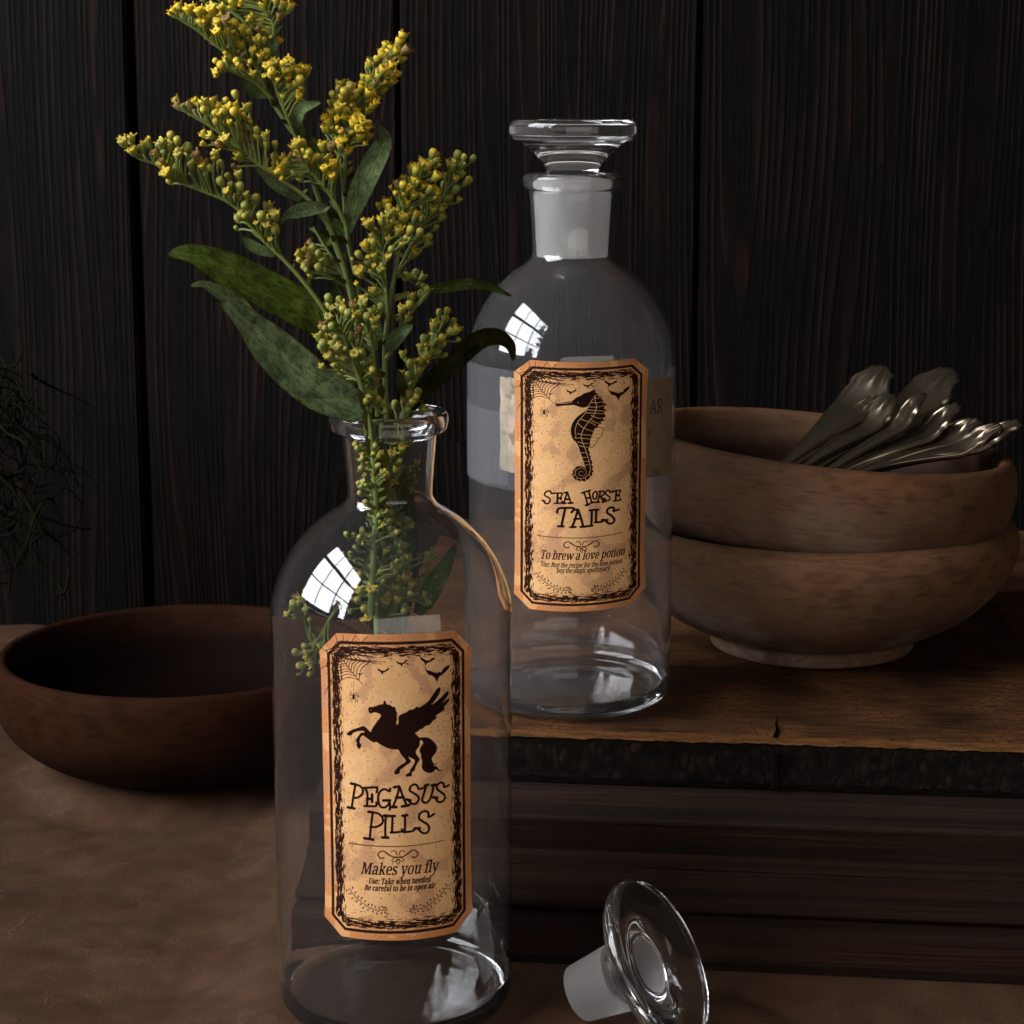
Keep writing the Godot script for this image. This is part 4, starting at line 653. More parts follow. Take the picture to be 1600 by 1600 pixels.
# ------------------------------------------------------------------ wood
func plank_textures(seed_: int, heart: float, bend: float) -> Array:
	var w := 512
	var h := 1024
	var warp := noise(seed_, 0.004, 2)
	var fibre := noise(seed_ + 1, 0.03, 2)
	var paint := noise(seed_ + 2, 0.011, 4)
	var hue := noise(seed_ + 3, 0.006, 2)
	var knots := []
	var r := RandomNumberGenerator.new()
	r.seed = seed_
	for i in 2: knots.append(Vector3(r.randf_range(80, 430), r.randf_range(100, 950), r.randf_range(10, 20)))
	var col := PackedByteArray(); col.resize(w * h * 3)
	var hgt := PackedByteArray(); hgt.resize(w * h)
	for y in h:
		for x in w:
			var X := float(x); var Y := float(y)
			for kn in knots:
				var dx: float = X - kn.x; var dy: float = (Y - kn.y) * 0.35
				var g: float = kn.z * kn.z / (dx * dx + dy * dy + kn.z * kn.z)
				X += dx * g * 0.75
			var q := X - heart + 40.0 * warp.get_noise_2d(X * 0.22, Y * 0.26)
			var ring := sqrt(q * q + pow((Y - 640.0) * bend, 2.0) + 30.0) * 0.072 + 2.2 * warp.get_noise_2d(X * 2.6 + 700.0, Y * 0.08)
			var f := ring - floorf(ring)
			var late := smoothstep(0.42, 0.9, f) * (1.0 - smoothstep(0.92, 1.0, f))
			var fib := fibre.get_noise_2d(X * 14.0, Y * 0.5)
			var p := paint.get_noise_2d(X * 1.3, Y * 0.45) + 0.3 * fib
			var flake := smoothstep(0.06, 0.16, p)
			var band := fibre.get_noise_2d(X * 1.1 + 900.0, Y * 0.03)
			var lum := lerpf(0.46, 0.86, late) * (1.0 + 0.5 * fib) * (1.0 + 0.42 * band)
			var t := clampf(0.5 + 0.9 * hue.get_noise_2d(X, Y * 0.4), 0.0, 1.0)
			var c := Color(0.62, 0.52, 0.50).lerp(Color(0.67, 0.52, 0.455), t) * lum
			c = c.lerp(Color(0.20, 0.185, 0.19), flake * 0.85)
			put3(col, (y * w + x) * 3, c)
			hgt[y * w + x] = clampi(int(255.0 * (0.15 + 0.6 * late * (1.0 - 0.6 * flake) + 0.16 * fib + 0.18 * flake)), 0, 255)
	for kn in knots.slice(0, 2):   # nail holes and small knots
		for y in range(maxi(int(kn.y) - 9, 0), mini(int(kn.y) + 10, h)):
			for x in range(maxi(int(kn.x) - 7, 0), mini(int(kn.x) + 8, w)):
				var e := Vector2((x - kn.x) / 5.5, (y - kn.y) / 7.0).length()
				if e < 1.15:
					put3(col, (y * w + x) * 3, Color(0.12, 0.10, 0.09))
					hgt[y * w + x] = 20
	return [picture(w, h, col), picture(w, h, hgt)]

func wood_material(tex: Array, tone: Color, rough: float, relief: float, scale := Vector3.ONE, offset := Vector3.ZERO) -> StandardMaterial3D:
	var m := mat(tone, rough)
	m.albedo_texture = tex[0]
	m.uv1_scale = scale; m.uv1_offset = offset
	m.metallic_specular = 0.22
	if relief != 0.0:
		m.heightmap_enabled = true
		m.heightmap_texture = tex[1]
		m.heightmap_scale = relief
	return m

func turned_textures(seed_: int) -> Array:   # u round the bowl, v along its outline
	var w := 1024
	var h := 384
	var a := noise(seed_, 0.006, 4)
	var b := noise(seed_ + 1, 0.02, 3)
	var f := noise(seed_ + 2, 0.06, 3)
	var worn := noise(seed_ + 4, 0.007, 4)
	var fine := noise(seed_ + 5, 0.10, 3)
	var col := PackedByteArray(); col.resize(w * h * 3)
	var hgt := PackedByteArray(); hgt.resize(w * h)
	for y in h:
		for x in w:
			var ang := TAU * x / w
			var cx := cos(ang) * 163.0; var cz := sin(ang) * 163.0
			var grain := a.get_noise_3d(cx * 0.7, y * 1.8, cz * 0.7)
			var scratch := f.get_noise_3d(cx * 0.8, y * 2.6, cz * 0.8)
			var spot := b.get_noise_3d(cx * 1.4, y * 1.6, cz * 1.4)
			var pale := smoothstep(-0.05, 0.4, worn.get_noise_3d(cx * 1.2, y * 1.3, cz * 1.2) + 0.15 * scratch)
			var c := Color(0.60, 0.455, 0.35) * (0.90 + 0.25 * grain + 0.13 * scratch)
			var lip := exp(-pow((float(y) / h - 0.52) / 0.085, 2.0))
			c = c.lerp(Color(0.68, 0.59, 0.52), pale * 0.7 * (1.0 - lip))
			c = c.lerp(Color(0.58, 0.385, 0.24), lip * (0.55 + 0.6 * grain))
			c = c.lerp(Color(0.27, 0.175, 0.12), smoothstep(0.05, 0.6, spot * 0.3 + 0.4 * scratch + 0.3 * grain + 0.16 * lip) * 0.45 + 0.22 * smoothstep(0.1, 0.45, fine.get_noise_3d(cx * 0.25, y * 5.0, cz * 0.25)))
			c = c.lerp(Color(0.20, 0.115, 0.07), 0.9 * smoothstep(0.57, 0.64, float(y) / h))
			put3(col, (y * w + x) * 3, c)
			hgt[y * w + x] = clampi(int(128.0 + 90.0 * scratch + 40.0 * spot), 0, 255)
	return [picture(w, h, col), picture(w, h, hgt)]

func leather_textures() -> Array:   # old stained wood crazed like leather
	var w := 768
	var cell := noise(301, 0.075, 1, FastNoiseLite.TYPE_CELLULAR)
	cell.cellular_return_type = FastNoiseLite.RETURN_DISTANCE2_SUB
	var big := noise(302, 0.006, 4)
	var fib := noise(303, 0.05, 3)
	var col := PackedByteArray(); col.resize(w * w * 3)
	var hgt := PackedByteArray(); hgt.resize(w * w)
	for y in w:
		for x in w:
			var g := big.get_noise_2d(x, y)
			var s := fib.get_noise_2d(x * 0.25, y * 2.0)
			var e := cell.get_noise_2d(x + 12.0 * g, y * 1.25)
			var crack := 1.0 - smoothstep(-0.98, -0.78, e)
			var c := Color(0.66, 0.45, 0.29) * (0.85 + 0.5 * g + 0.25 * s)
			c = c.lerp(Color(0.24, 0.15, 0.10), crack * clampf(0.15 + 0.8 * g, 0.0, 0.5))
			put3(col, (y * w + x) * 3, c)
			hgt[y * w + x] = clampi(int(200.0 - 120.0 * crack + 45.0 * s), 0, 255)
	return [picture(w, w, col), picture(w, w, hgt)]

func charred_textures() -> Array:   # blackened, blocky crazed paint of the slab's edge
	var w := 128
	var h := 1024
	var cell := noise(311, 0.05, 1, FastNoiseLite.TYPE_CELLULAR)
	cell.cellular_return_type = FastNoiseLite.RETURN_DISTANCE2_SUB
	cell.cellular_jitter = 0.8
	var big := noise(312, 0.02, 3)
	var col := PackedByteArray(); col.resize(w * h * 3)
	var hgt := PackedByteArray(); hgt.resize(w * h)
	for y in h:
		for x in w:
			var g := big.get_noise_2d(x * 2.0, y)
			var e := cell.get_noise_2d(x * 0.7, y * 1.15 + 10.0 * g)
			var crack := 1.0 - smoothstep(-0.95, -0.7, e)
			var c := Color(0.5, 0.44, 0.40) * (0.8 + 0.7 * g) 
			c = c.lerp(Color(0.2, 0.16, 0.14), crack * clampf(0.45 + 1.2 * g, 0.0, 0.9))
			put3(col, (y * w + x) * 3, c)
			hgt[y * w + x] = clampi(int(170.0 - 80.0 * crack * clampf(0.4 + 1.6 * g, 0.0, 1.0) + 110.0 * g), 0, 255)
	return [picture(w, h, col), picture(w, h, hgt)]

func paper_textures() -> Array:   # brown wrapping paper: fibres, fine creases rubbed pale
	var w := 1024
	var cell := noise(901, 0.011, 1, FastNoiseLite.TYPE_CELLULAR)
	cell.cellular_return_type = FastNoiseLite.RETURN_DISTANCE2_SUB
	var cell2 := noise(902, 0.030, 1, FastNoiseLite.TYPE_CELLULAR)
	cell2.cellular_return_type = FastNoiseLite.RETURN_DISTANCE2_SUB
	var big := noise(903, 0.006, 4)
	var mid := noise(904, 0.02, 3)
	var fib := noise(905, 0.33, 2)
	var col := PackedByteArray(); col.resize(w * w * 3)
	var hgt := PackedByteArray(); hgt.resize(w * w)
	for y in w:
		for x in w:
			var g := big.get_noise_2d(x, y)
			var m := mid.get_noise_2d(x, y)
			var f := fib.get_noise_2d(x, y * 0.7)
			var c1 := 1.0 - smoothstep(-1.0, -0.955, cell.get_noise_2d(x + 60.0 * g, y + 60.0 * m))
			var c2 := 1.0 - smoothstep(-1.0, -0.94, cell2.get_noise_2d(x + 30.0 * m, y - 30.0 * g))
			var crease := c1 * smoothstep(-0.25, 0.25, m) + 0.6 * c2 * smoothstep(0.0, 0.3, g)
			var c := Color(0.63, 0.485, 0.385).lerp(Color(0.71, 0.58, 0.485), clampf(0.5 + 0.9 * g, 0.0, 1.0)) * (1.0 + 0.17 * f + 0.12 * m)
			c = c.lerp(Color(0.84, 0.74, 0.65), clampf(crease, 0.0, 1.0) * 0.30)
			put3(col, (y * w + x) * 3, c)
			hgt[y * w + x] = clampi(int(120.0 + 90.0 * crease + 16.0 * m + 22.0 * f), 0, 255)
	return [picture(w, w, col), picture(w, w, hgt)]

func mottle(seed_: int, w: int, c0: Color, c1: Color, f0: float, f1: float, stretch := 1.0, strong := 0.35) -> Array:
	var a := noise(seed_, f0, 4)
	var b := noise(seed_ + 1, f1, 3)
	var col := PackedByteArray(); col.resize(w * w * 3)
	var hgt := PackedByteArray(); hgt.resize(w * w)
	for y in w:
		for x in w:
			var p := a.get_noise_2d(x, y * stretch)
			var q := b.get_noise_2d(x, y * stretch)
			put3(col, (y * w + x) * 3, c0.lerp(c1, clampf(0.5 + p * 0.9, 0.0, 1.0)) * (1.0 + strong * q))
			hgt[y * w + x] = clampi(int(128.0 + 100.0 * q + 40.0 * p), 0, 255)
	return [picture(w, w, col), picture(w, w, hgt)]

# ------------------------------------------------------------------ glass things
func bottle_shape(R: float, neck: float, lip: float, full: float, top: float, neck_wall: float, wall_mm: float, wide := 1.0) -> MB:
	var s := neck - full      # height of the shoulder
	var foot := [Vector2(0, 3.4), Vector2(18, 2.6), Vector2(33, 0.5), Vector2(38, 0.0), Vector2(42.0, 0.6), Vector2(R - 1.4, 3.4), Vector2(R - 0.3, 8), Vector2(R, 16)]
	var p := [Vector2(R, 16), Vector2(R, 60), Vector2(R, 110), Vector2(R, full - 12)]
	for q in [[1.0, 0.0], [0.985, 0.13], [0.945, 0.28], [0.885, 0.43], [0.80, 0.58], [0.70, 0.71], [0.585, 0.82], [0.47, 0.905], [0.40, 0.955], [0.362, 1.01], [0.35, 1.07]]: p.append(Vector2(R * q[0], full + s * q[1]))
	for k in range(p.size() - 4, p.size()): p[k].x *= lerpf(1.0, wide, (k - p.size() + 4) / 3.0)
	p.append_array([Vector2(16.9 * wide, neck + 14), Vector2(17.7 * wide, lip - 3)])
	var wall := smooth(p, 5)
	var out := smooth(foot, 4)
	out.append_array(wall.slice(1))
	var rim := [Vector2(17.7 * wide, lip - 3), Vector2(17.9 * wide, lip - 0.8), Vector2(19.4, lip + 0.1), Vector2(21.4, lip + 1.0), Vector2(22.2, lip + 3.2), Vector2(22.4, lip + 5.4), Vector2(22.0, top - 0.9), Vector2(21.0, top), Vector2(19.6, top - 0.1), Vector2(17.9 * wide - neck_wall * 0.5, top - 1.3), Vector2(17.8 * wide - neck_wall, top - 4.0), Vector2(17.7 * wide - neck_wall, lip - 3)]
	out.append_array(smooth(rim, 4).slice(1))
	for i in range(wall.size() - 2, 0, -1):
		var d := (wall[i + 1] - wall[i - 1]).normalized()
		var thick := lerpf(wall_mm, neck_wall, smoothstep(neck - 4.0, neck + 6.0, wall[i].y))
		out.append(wall[i] - Vector2(d.y, -d.x) * thick)
	var inner := R - wall_mm
	out.append_array(smooth([Vector2(inner, 14), Vector2(inner - 0.6, 10.0), Vector2(inner - 2.2, 7.6), Vector2(inner - 5.0, 6.8), Vector2(33, 7.2), Vector2(18, 9.2), Vector2(0, 10.4)], 4))
	return lathe(out, 112)

func stopper_parts(root: Node3D, rd: float, thick: float, stem: float, rise: float, plug0: float, plug1: float, plug_len: float, clear: Material, frost: Material) -> void:
	# y = 0 where the plug meets the clear head; the disc lies above, the plug below
	var y0 := rise
	var head := [Vector2(0, 0.15), Vector2(stem - 1.0, 0.15), Vector2(stem - 1.0, 0.15), Vector2(stem, 0.8), Vector2(stem + 0.7, rise * 0.25), Vector2(stem + 3.6, rise * 0.48), Vector2(stem + 8.0, rise * 0.73), Vector2(rd * 0.82, y0 - 1.3), Vector2(rd * 0.94, y0 - 0.1), Vector2(rd - 1.2, y0 + 0.7), Vector2(rd, y0 + 2.2), Vector2(rd, y0 + thick - 2.2), Vector2(rd - 1.2, y0 + thick - 0.5), Vector2(rd - 3.2, y0 + thick), Vector2(rd * 0.66, y0 + thick - 0.5), Vector2(rd * 0.3, y0 + thick - 1.2), Vector2(0, y0 + thick - 1.4)]
	part("disc_head", lathe(smooth(head, 5), 96).mesh(), clear, root)
	var plug := [Vector2(0, -plug_len + 0.2), Vector2(plug1 - 2.0, -plug_len), Vector2(plug1 - 0.6, -plug_len + 0.3), Vector2(plug1, -plug_len + 1.4), Vector2(lerpf(plug1, plug0, 0.5), -plug_len * 0.5), Vector2(plug0, -1.6), Vector2(plug0 - 0.4, -0.5), Vector2(plug0 - 1.8, -0.05), Vector2(stem * 0.6, -0.05), Vector2(0, -0.05)]
	part("ground_plug", lathe(smooth(plug, 4), 72).mesh(), frost, root)

# ------------------------------------------------------------------ goldenrod
func bud_mesh(open: float, ripe: float, withered := false) -> ArrayMesh:
	var mb := MB.new()
	var seg := 10
	var prof := [[0.32, 0.0], [0.66, 0.35], [0.85, 0.95], [0.93, 1.5], [lerpf(0.80, 1.12, open), 1.95], [lerpf(0.50, 0.82, open), 2.28], [0.26, lerpf(2.30, 2.02, open)], [0.0, lerpf(2.16, 1.80, open)]]
	for i in prof.size():
		var f := float(i) / (prof.size() - 1)
		var green := Color(0.145, 0.185, 0.026)
		var yellow := Color(0.27, 0.265, 0.055).lerp(Color(0.80, 0.52, 0.018), ripe)
		var base := green.lerp(yellow, smoothstep(0.22 - 0.1 * ripe, 0.72, f))
		if i >= 6: base = base.lerp(Color(0.24, 0.13, 0.025), 0.75)
		if withered: base = base.lerp(Color(0.17, 0.095, 0.03), 0.8)
		for s in seg + 1:
			var a := TAU * s / seg
			var lobe := 1.0 + 0.06 * sin(a * 5.0 + i) + (0.20 * open + 0.03) * cos(a * 5.0) * smoothstep(0.4, 0.7, f) * (1.0 if i < 6 else 0.2)
			var r: float = prof[i][0] * lobe
			var p0: Array = prof[maxi(i - 1, 0)]; var p1: Array = prof[mini(i + 1, prof.size() - 1)]
			var t := Vector2(p1[0] - p0[0], p1[1] - p0[1]).normalized()
			mb.col = base * (1.0 + 0.12 * sin(a * 3.0 + i))
			mb.vert(Vector3(r * cos(a), prof[i][1], r * sin(a)) * 0.001, Vector3(t.y * cos(a), -t.x, t.y * sin(a)).normalized())
	for i in prof.size() - 1:
		for s in seg:
			var q := i * (seg + 1) + s
			mb.quad(q, q + 1, q + seg + 2, q + seg + 1)
	if open > 0.5 or withered:   # small ragged ray petals
		for k in 7:
			var a := TAU * k / 7.0 + 0.3 * sin(k * 2.7)
			var out := Vector3(cos(a), 0, sin(a)); var across := Vector3(-sin(a), 0, cos(a))
			var reach := 0.35 + 0.25 * sin(k * 4.1); var lift := 0.40 + 0.25 * cos(k * 3.3)
			for s in [1.0, -1.0]:
				var nn: Vector3 = (Vector3.UP * 0.8 - out * 0.5).normalized() * s
				mb.col = Color(0.80, 0.60, 0.04) if not withered else Color(0.30, 0.17, 0.05)
				var p0 := mb.vert((out * 0.85 + Vector3.UP * 1.9 - across * 0.2) * 0.001, nn); mb.vert((out * 0.85 + Vector3.UP * 1.9 + across * 0.2) * 0.001, nn)
				mb.vert((out * (0.9 + reach) + Vector3.UP * (2.0 + lift) + across * 0.26) * 0.001, nn); mb.vert((out * (0.9 + reach) + Vector3.UP * (2.0 + lift) - across * 0.22) * 0.001, nn)
				mb.quad(p0, p0 + 1, p0 + 2, p0 + 3)
	return mb.mesh(true)

func leaf_mesh(l: Dictionary) -> MB:
	var mb := MB.new()
	var p := curve3(l.p, 8)
	var n := p.size()
	var across := 6
	var shade := noise(int(absf(p[0].x * 31.0 + p[n - 1].y * 7.0)) + 3, 0.11, 3)
	var dry := clampf(-l.tone * 8.0, 0.0, 1.0)
	var deep := Color(0.048, 0.067, 0.008).lerp(Color(0.145, 0.200, 0.118), clampf(l.tone, 0.0, 1.0)).lerp(Color(0.020, 0.016, 0.007), dry)
	var rows := []
	for side in [1.0, -1.0]:
		var first := mb.v.size()
		for i in n:
			var f := float(i) / (n - 1)
			var t := (p[mini(i + 1, n - 1)] - p[maxi(i - 1, 0)]).normalized()
			var face := Vector3(0.1, 0.3, 1.0).normalized()
			face = (face - t * face.dot(t)).normalized().rotated(t, l.twist * (1.3 * f - 0.4) + 0.15 * sin(f * 9.0))
			var wide := t.cross(face)
			var hw: float = l.w * pow(sin(PI * pow(clampf(f * 0.97 + 0.03, 0, 1), 0.8)), 0.75) + 0.25 * (1.0 - f)
			for j in across + 1:
				var s := 2.0 * j / across - 1.0
				var wave: float = 0.10 * sin(f * 21.0 + s * 2.0) * absf(s) * l.w
				var q: Vector3 = p[i] + wide * s * hw + face * ((absf(s) - 0.5) * hw * l.fold * 1.2 + wave + side * 0.12)
				var nn: Vector3 = (face - wide * signf(s) * l.fold * (0.9 if absf(s) > 0.1 else 0.0)).normalized() * side
				var vein := 0.30 if j == across / 2 else (0.10 * sin(f * 60.0 - absf(s) * 9.0))
				mb.col = (deep * (1.0 + vein + 0.9 * shade.get_noise_3d(q.x, q.y, q.z * 0.5))).lerp(Color(0.10, 0.06, 0.02), 0.5 * smoothstep(0.9, 1.0, f))
				mb.vert(q * 0.001, nn, Vector2(s * 0.5 + 0.5, f))
		for i in n - 1:
			for j in across:
				var q := first + i * (across + 1) + j
				mb.quad(q, q + 1, q + across + 2, q + across + 1)
	return mb

func goldenrod(d: Dictionary, at: Vector3, M: Dictionary) -> void:
	var root := thing("goldenrod_stem", d.label, "flower", at, "goldenrod in the bottle")
	var stem := curve3(d.stem, 6)
	var mb := MB.new()
	mb.col = Color(0.105, 0.14, 0.03)
	tube(mb, stem, d.r, d.r * 0.55, 8)
	part("stem", mb.mesh(true), M.stem, root)
	for l in d.leaves: part("leaf", leaf_mesh(l).mesh(true), M.leaf, root)
	# narrow bracts along the stem
	var br := MB.new()
	br.col = Color(0.07, 0.095, 0.025)
	for i in range(6, stem.size() - 2, 3):
		if stem[i].y < 130.0: continue
		var dir := Vector3(rng.randf_range(-1, 1), 0.55, rng.randf_range(-0.2, 1)).normalized()
		var len := rng.randf_range(5, 11) if stem[i].y > 245.0 else rng.randf_range(9, 17)
		if stem[i].y < 245.0: dir = (dir * Vector3(0.4, 1, 0.4) + Vector3(0, 0.6, 0)).normalized()
		bract(br, stem[i], dir, len)
	if br.v.size(): part("bract", br.mesh(true), M.leaf, root)
	# side buds on the length of stem that stands in the bottle
	var extra := {"p": [], "ripe": 0.0, "buds": [], "size": 0.7}
	for i in range(4, stem.size() - 1, 2):
		if stem[i].y < 120.0 or stem[i].y > 232.0: continue
		extra.p.append(stem[i])
		var room := 6.0 if stem[i].y > 195.0 else 12.0
		for j in 2: extra.buds.append(Vector3(clampf(stem[i].x + rng.randf_range(-1, 1) * room, -11, 11) if room < 7.0 else stem[i].x + rng.randf_range(-1, 1) * room, stem[i].y + rng.randf_range(-4, 6), stem[i].z + rng.randf_range(-0.2, 1.0) * 5.0))
	var all: Array = d.branches.duplicate()
	if extra.p.size() > 2: all.append(extra)
	for b in all:
		var p := curve3(b.p, 6)
		var bm := MB.new()
		bm.col = Color(0.13, 0.16, 0.03)
		tube(bm, p, 0.95, 0.45, 6)
		for i in range(3, p.size() - 1, 4):
			bract(bm, p[i], (Vector3(rng.randf_range(-1, 1), 0.8, rng.randf_range(-0.3, 1))).normalized(), rng.randf_range(3.5, 7))
		var spots := []
		for q in b.buds:
			spots.append([q, 1.0])
			if rng.randf() < 0.75: spots.append([q + Vector3(rng.randf_range(-3.5, 3.5), rng.randf_range(-3.5, 2.5), rng.randf_range(-6.5, -2.0)), 0.95])
			if rng.randf() < 0.35: spots.append([q + Vector3(rng.randf_range(-3.0, 3.0), rng.randf_range(-4.5, -2.0), rng.randf_range(-1.5, 2.0)), 0.72])
			if rng.randf() < 0.45: spots.append([q + Vector3(rng.randf_range(-2.5, 2.5), rng.randf_range(-3.5, 2.0), rng.randf_range(-1.0, 2.5)), 0.5])
		var placed := []
		for sp in spots:
			var q: Vector3 = sp[0]
			var best := 0; var bd := 1e9
			for i in p.size():
				var dd := p[i].distance_to(q)
				if dd < bd: bd = dd; best = i
			var root_i := maxi(best - 2 - int(bd / 4.0), 0)
			var from := p[root_i]
			var along := (p[mini(best + 1, p.size() - 1)] - p[maxi(best - 1, 0)]).normalized()
			var dir := ((q - from).normalized() * 0.8 + along * 0.5 + Vector3(0, 0.55, 0.25) + Vector3(rng.randf_range(-0.3, 0.3), rng.randf_range(-0.2, 0.2), rng.randf_range(-0.3, 0.3))).normalized()
			var sz: float = b.get("size", 1.0) * rng.randf_range(1.35, 1.85) * sp[1]
			var ripe: float = clampf(b.ripe + rng.randf_range(-0.28, 0.28), 0.0, 1.0)
			var kind := clampi(int(ripe * 5.99), 0, 5) * 2 + (1 if rng.randf() < 0.25 + 0.7 * b.ripe else 0)
			if rng.randf() < 0.07: kind = 12
			var base := q - dir * sz * 0.9
			tube(bm, curve3([from, from.lerp(base, 0.55) + along * 0.8 + (base - from) * 0.08, base], 3), 0.5, 0.42, 5)
			placed.append([base, dir, sz, kind])
		var bo := part("flower_branch", bm.mesh(true), M.stem, root)
		for e in placed:
			var o := part("bud", M.buds[e[3]], M.bud, bo)
			var side: Vector3 = e[1].cross(Vector3(0.3, 0.1, 1)).normalized()
			var bs := Basis(side, e[1], side.cross(e[1])).rotated(e[1], rng.randf() * TAU)
			o.transform = Transform3D(bs.scaled_local(Vector3.ONE * e[2]), e[0] * 0.001)

func leaf_textures() -> Array:   # midrib, side veins, faint blotches; u across, v along
	var w := 192; var h := 512
	var n := noise(801, 0.03, 4)
	var f := noise(802, 0.2, 2)
	var col := PackedByteArray(); col.resize(w * h * 3)
	var hgt := PackedByteArray(); hgt.resize(w * h)
	for y in h:
		for x in w:
			var s := absf(float(x) / w - 0.5) * 2.0
			var v := float(y) / h
			var g := n.get_noise_2d(x, y)
			var side := absf(fposmod(v * 13.0 - s * 1.3 + 0.22 * g + (0.5 if x > w / 2 else 0.0), 1.0) - 0.5) * 2.0
			var vein := maxf(1.0 - smoothstep(0.0, 0.07, s), (1.0 - smoothstep(0.0, 0.16, side)) * (1.0 - s) * 0.8)
			var c := Color(0.90, 0.90, 0.80) * (1.0 + 0.35 * g + 0.22 * f.get_noise_2d(x, y))
			c = c.lerp(Color(1.0, 1.0, 0.82), vein * 0.55)
			c = c.lerp(Color(0.62, 0.45, 0.25), smoothstep(0.25, 0.5, n.get_noise_2d(x * 1.7 + 500.0, y * 1.7)) * 0.7)
			if s > 0.93: c = c.lerp(Color(0.75, 0.55, 0.35), 0.5)
			put3(col, (y * w + x) * 3, c)
			hgt[y * w + x] = clampi(int(150.0 - 95.0 * vein + 60.0 * g + 30.0 * f.get_noise_2d(x, y)), 0, 255)
	return [picture(w, h, col), picture(w, h, hgt)]

func bract(mb: MB, at: Vector3, dir: Vector3, len: float) -> void:
	var side := dir.cross(Vector3(0.2, 0.3, 1)).normalized()
	var nn := side.cross(dir)
	for s in [1.0, -1.0]:
		var k := mb.v.size()
		for q in [[0.0, 0.25], [0.35, 0.95], [0.7, 0.7], [1.0, 0.04]]:
			var c: Vector3 = at + dir * len * q[0] + Vector3(0, -1, 0) * q[0] * q[0] * len * 0.15 + nn * s * 0.08
			mb.vert((c - side * q[1] * len * 0.14) * 0.001, nn * s); mb.vert((c + side * q[1] * len * 0.14) * 0.001, nn * s)
		for i in 3: mb.quad(k + i * 2, k + i * 2 + 1, k + i * 2 + 3, k + i * 2 + 2)

# ------------------------------------------------------------------ cutlery
func cutlery(called: String, label: String, base: Vector3, tip: Vector3, half: float, roll: float, arch: float, metal: Material) -> void:
	var root := thing(called, label, "cutlery", base, "silver cutlery in the upper bowl")
	var L := base.distance_to(tip)
	var t := (tip - base).normalized()
	var wide := t.cross(Vector3(0, 1, 0)).normalized().rotated(t, roll)
	var up := wide.cross(t).normalized()
	if up.y < 0: up = -up; wide = -wide
	var mb := MB.new()
	var cols := 26
	var rows := 64
	for side in [1.0, -1.0]:
		var first := mb.v.size()
		var grid := []
		for i in rows + 1:
			var s := float(i) / rows
			var hw := half * (0.16 + 0.06 * (1.0 - s) + 0.80 * pow(smoothstep(0.12, 0.92, s), 1.35))
			if s > 0.90: hw -= half * (0.42 * (s - 0.90) / 0.10 + 0.12 * sin(PI * (s - 0.90) / 0.10))
			hw -= half * 0.10 * exp(-pow((s - 0.865) / 0.012, 2.0))
			for j in cols + 1:
				var u := 2.0 * j / cols - 1.0
				var scal := (0.034 * (1.0 - u * u) - 0.012 * pow(absf(sin((u + 0.36) * PI / 0.72)) if absf(u) < 0.36 else absf(sin((absf(u) - 0.36) * PI / 0.64)), 1.0)) * smoothstep(0.86, 1.0, s)
				var rim := 0.0012 * exp(-pow((absf(u) - 0.84) / 0.09, 2.0)) + 0.0008 * smoothstep(0.88, 0.95, s) * (0.5 + 0.5 * cos(u * 12.0)) + 0.0012 * exp(-u * u / 0.05) * smoothstep(0.86, 0.94, s)
				var thick := (0.0011 * sqrt(maxf(1.0 - u * u, 0.0)) + rim * (1.0 - smoothstep(0.93, 1.0, absf(u)))) * (1.0 - 0.9 * smoothstep(0.985, 1.0, s))
				var along := L * (s * 0.955 + scal)
				grid.append(t * along + wide * u * hw + up * (side * thick + arch * sin(PI * s) * L + 0.010 * smoothstep(0.75, 1.0, s)))
		for i in rows + 1:
			for j in cols + 1:
				var a: Vector3 = grid[i * (cols + 1) + mini(j + 1, cols)] - grid[i * (cols + 1) + maxi(j - 1, 0)]
				var b: Vector3 = grid[mini(i + 1, rows) * (cols + 1) + j] - grid[maxi(i - 1, 0) * (cols + 1) + j]
				var nn := a.cross(b).normalized()
				if nn.dot(up) * side < 0.0: nn = -nn
				mb.vert(grid[i * (cols + 1) + j], nn)
		for i in rows:
			for j in cols:
				var q := first + i * (cols + 1) + j
				mb.quad(q, q + 1, q + cols + 2, q + cols + 1)
	part("handle", mb.mesh(), metal, root)
	var sb := MB.new()   # the bowl of the spoon, down inside the wooden bowl
	for side in [1.0, -1.0]:
		var first := sb.v.size()
		for i in 9:
			for j in 9:
				var x := i / 4.0 - 1.0; var y := j / 4.0 - 1.0
				var q := Vector2(x * sqrt(1.0 - y * y * 0.5), y * sqrt(1.0 - x * x * 0.5))
				var dip := -0.0045 * (1.0 - q.length_squared())
				sb.vert(t * (-0.012 + q.x * 0.016) + wide * q.y * 0.009 + up * (dip + side * 0.0005), (up * side - (t * q.x + wide * q.y) * 0.4 * side).normalized())
		for i in 8:
			for j in 8:
				var k := first + i * 9 + j
				sb.quad(k, k + 1, k + 10, k + 9)
	part("spoon_bowl", sb.mesh(), metal, root)

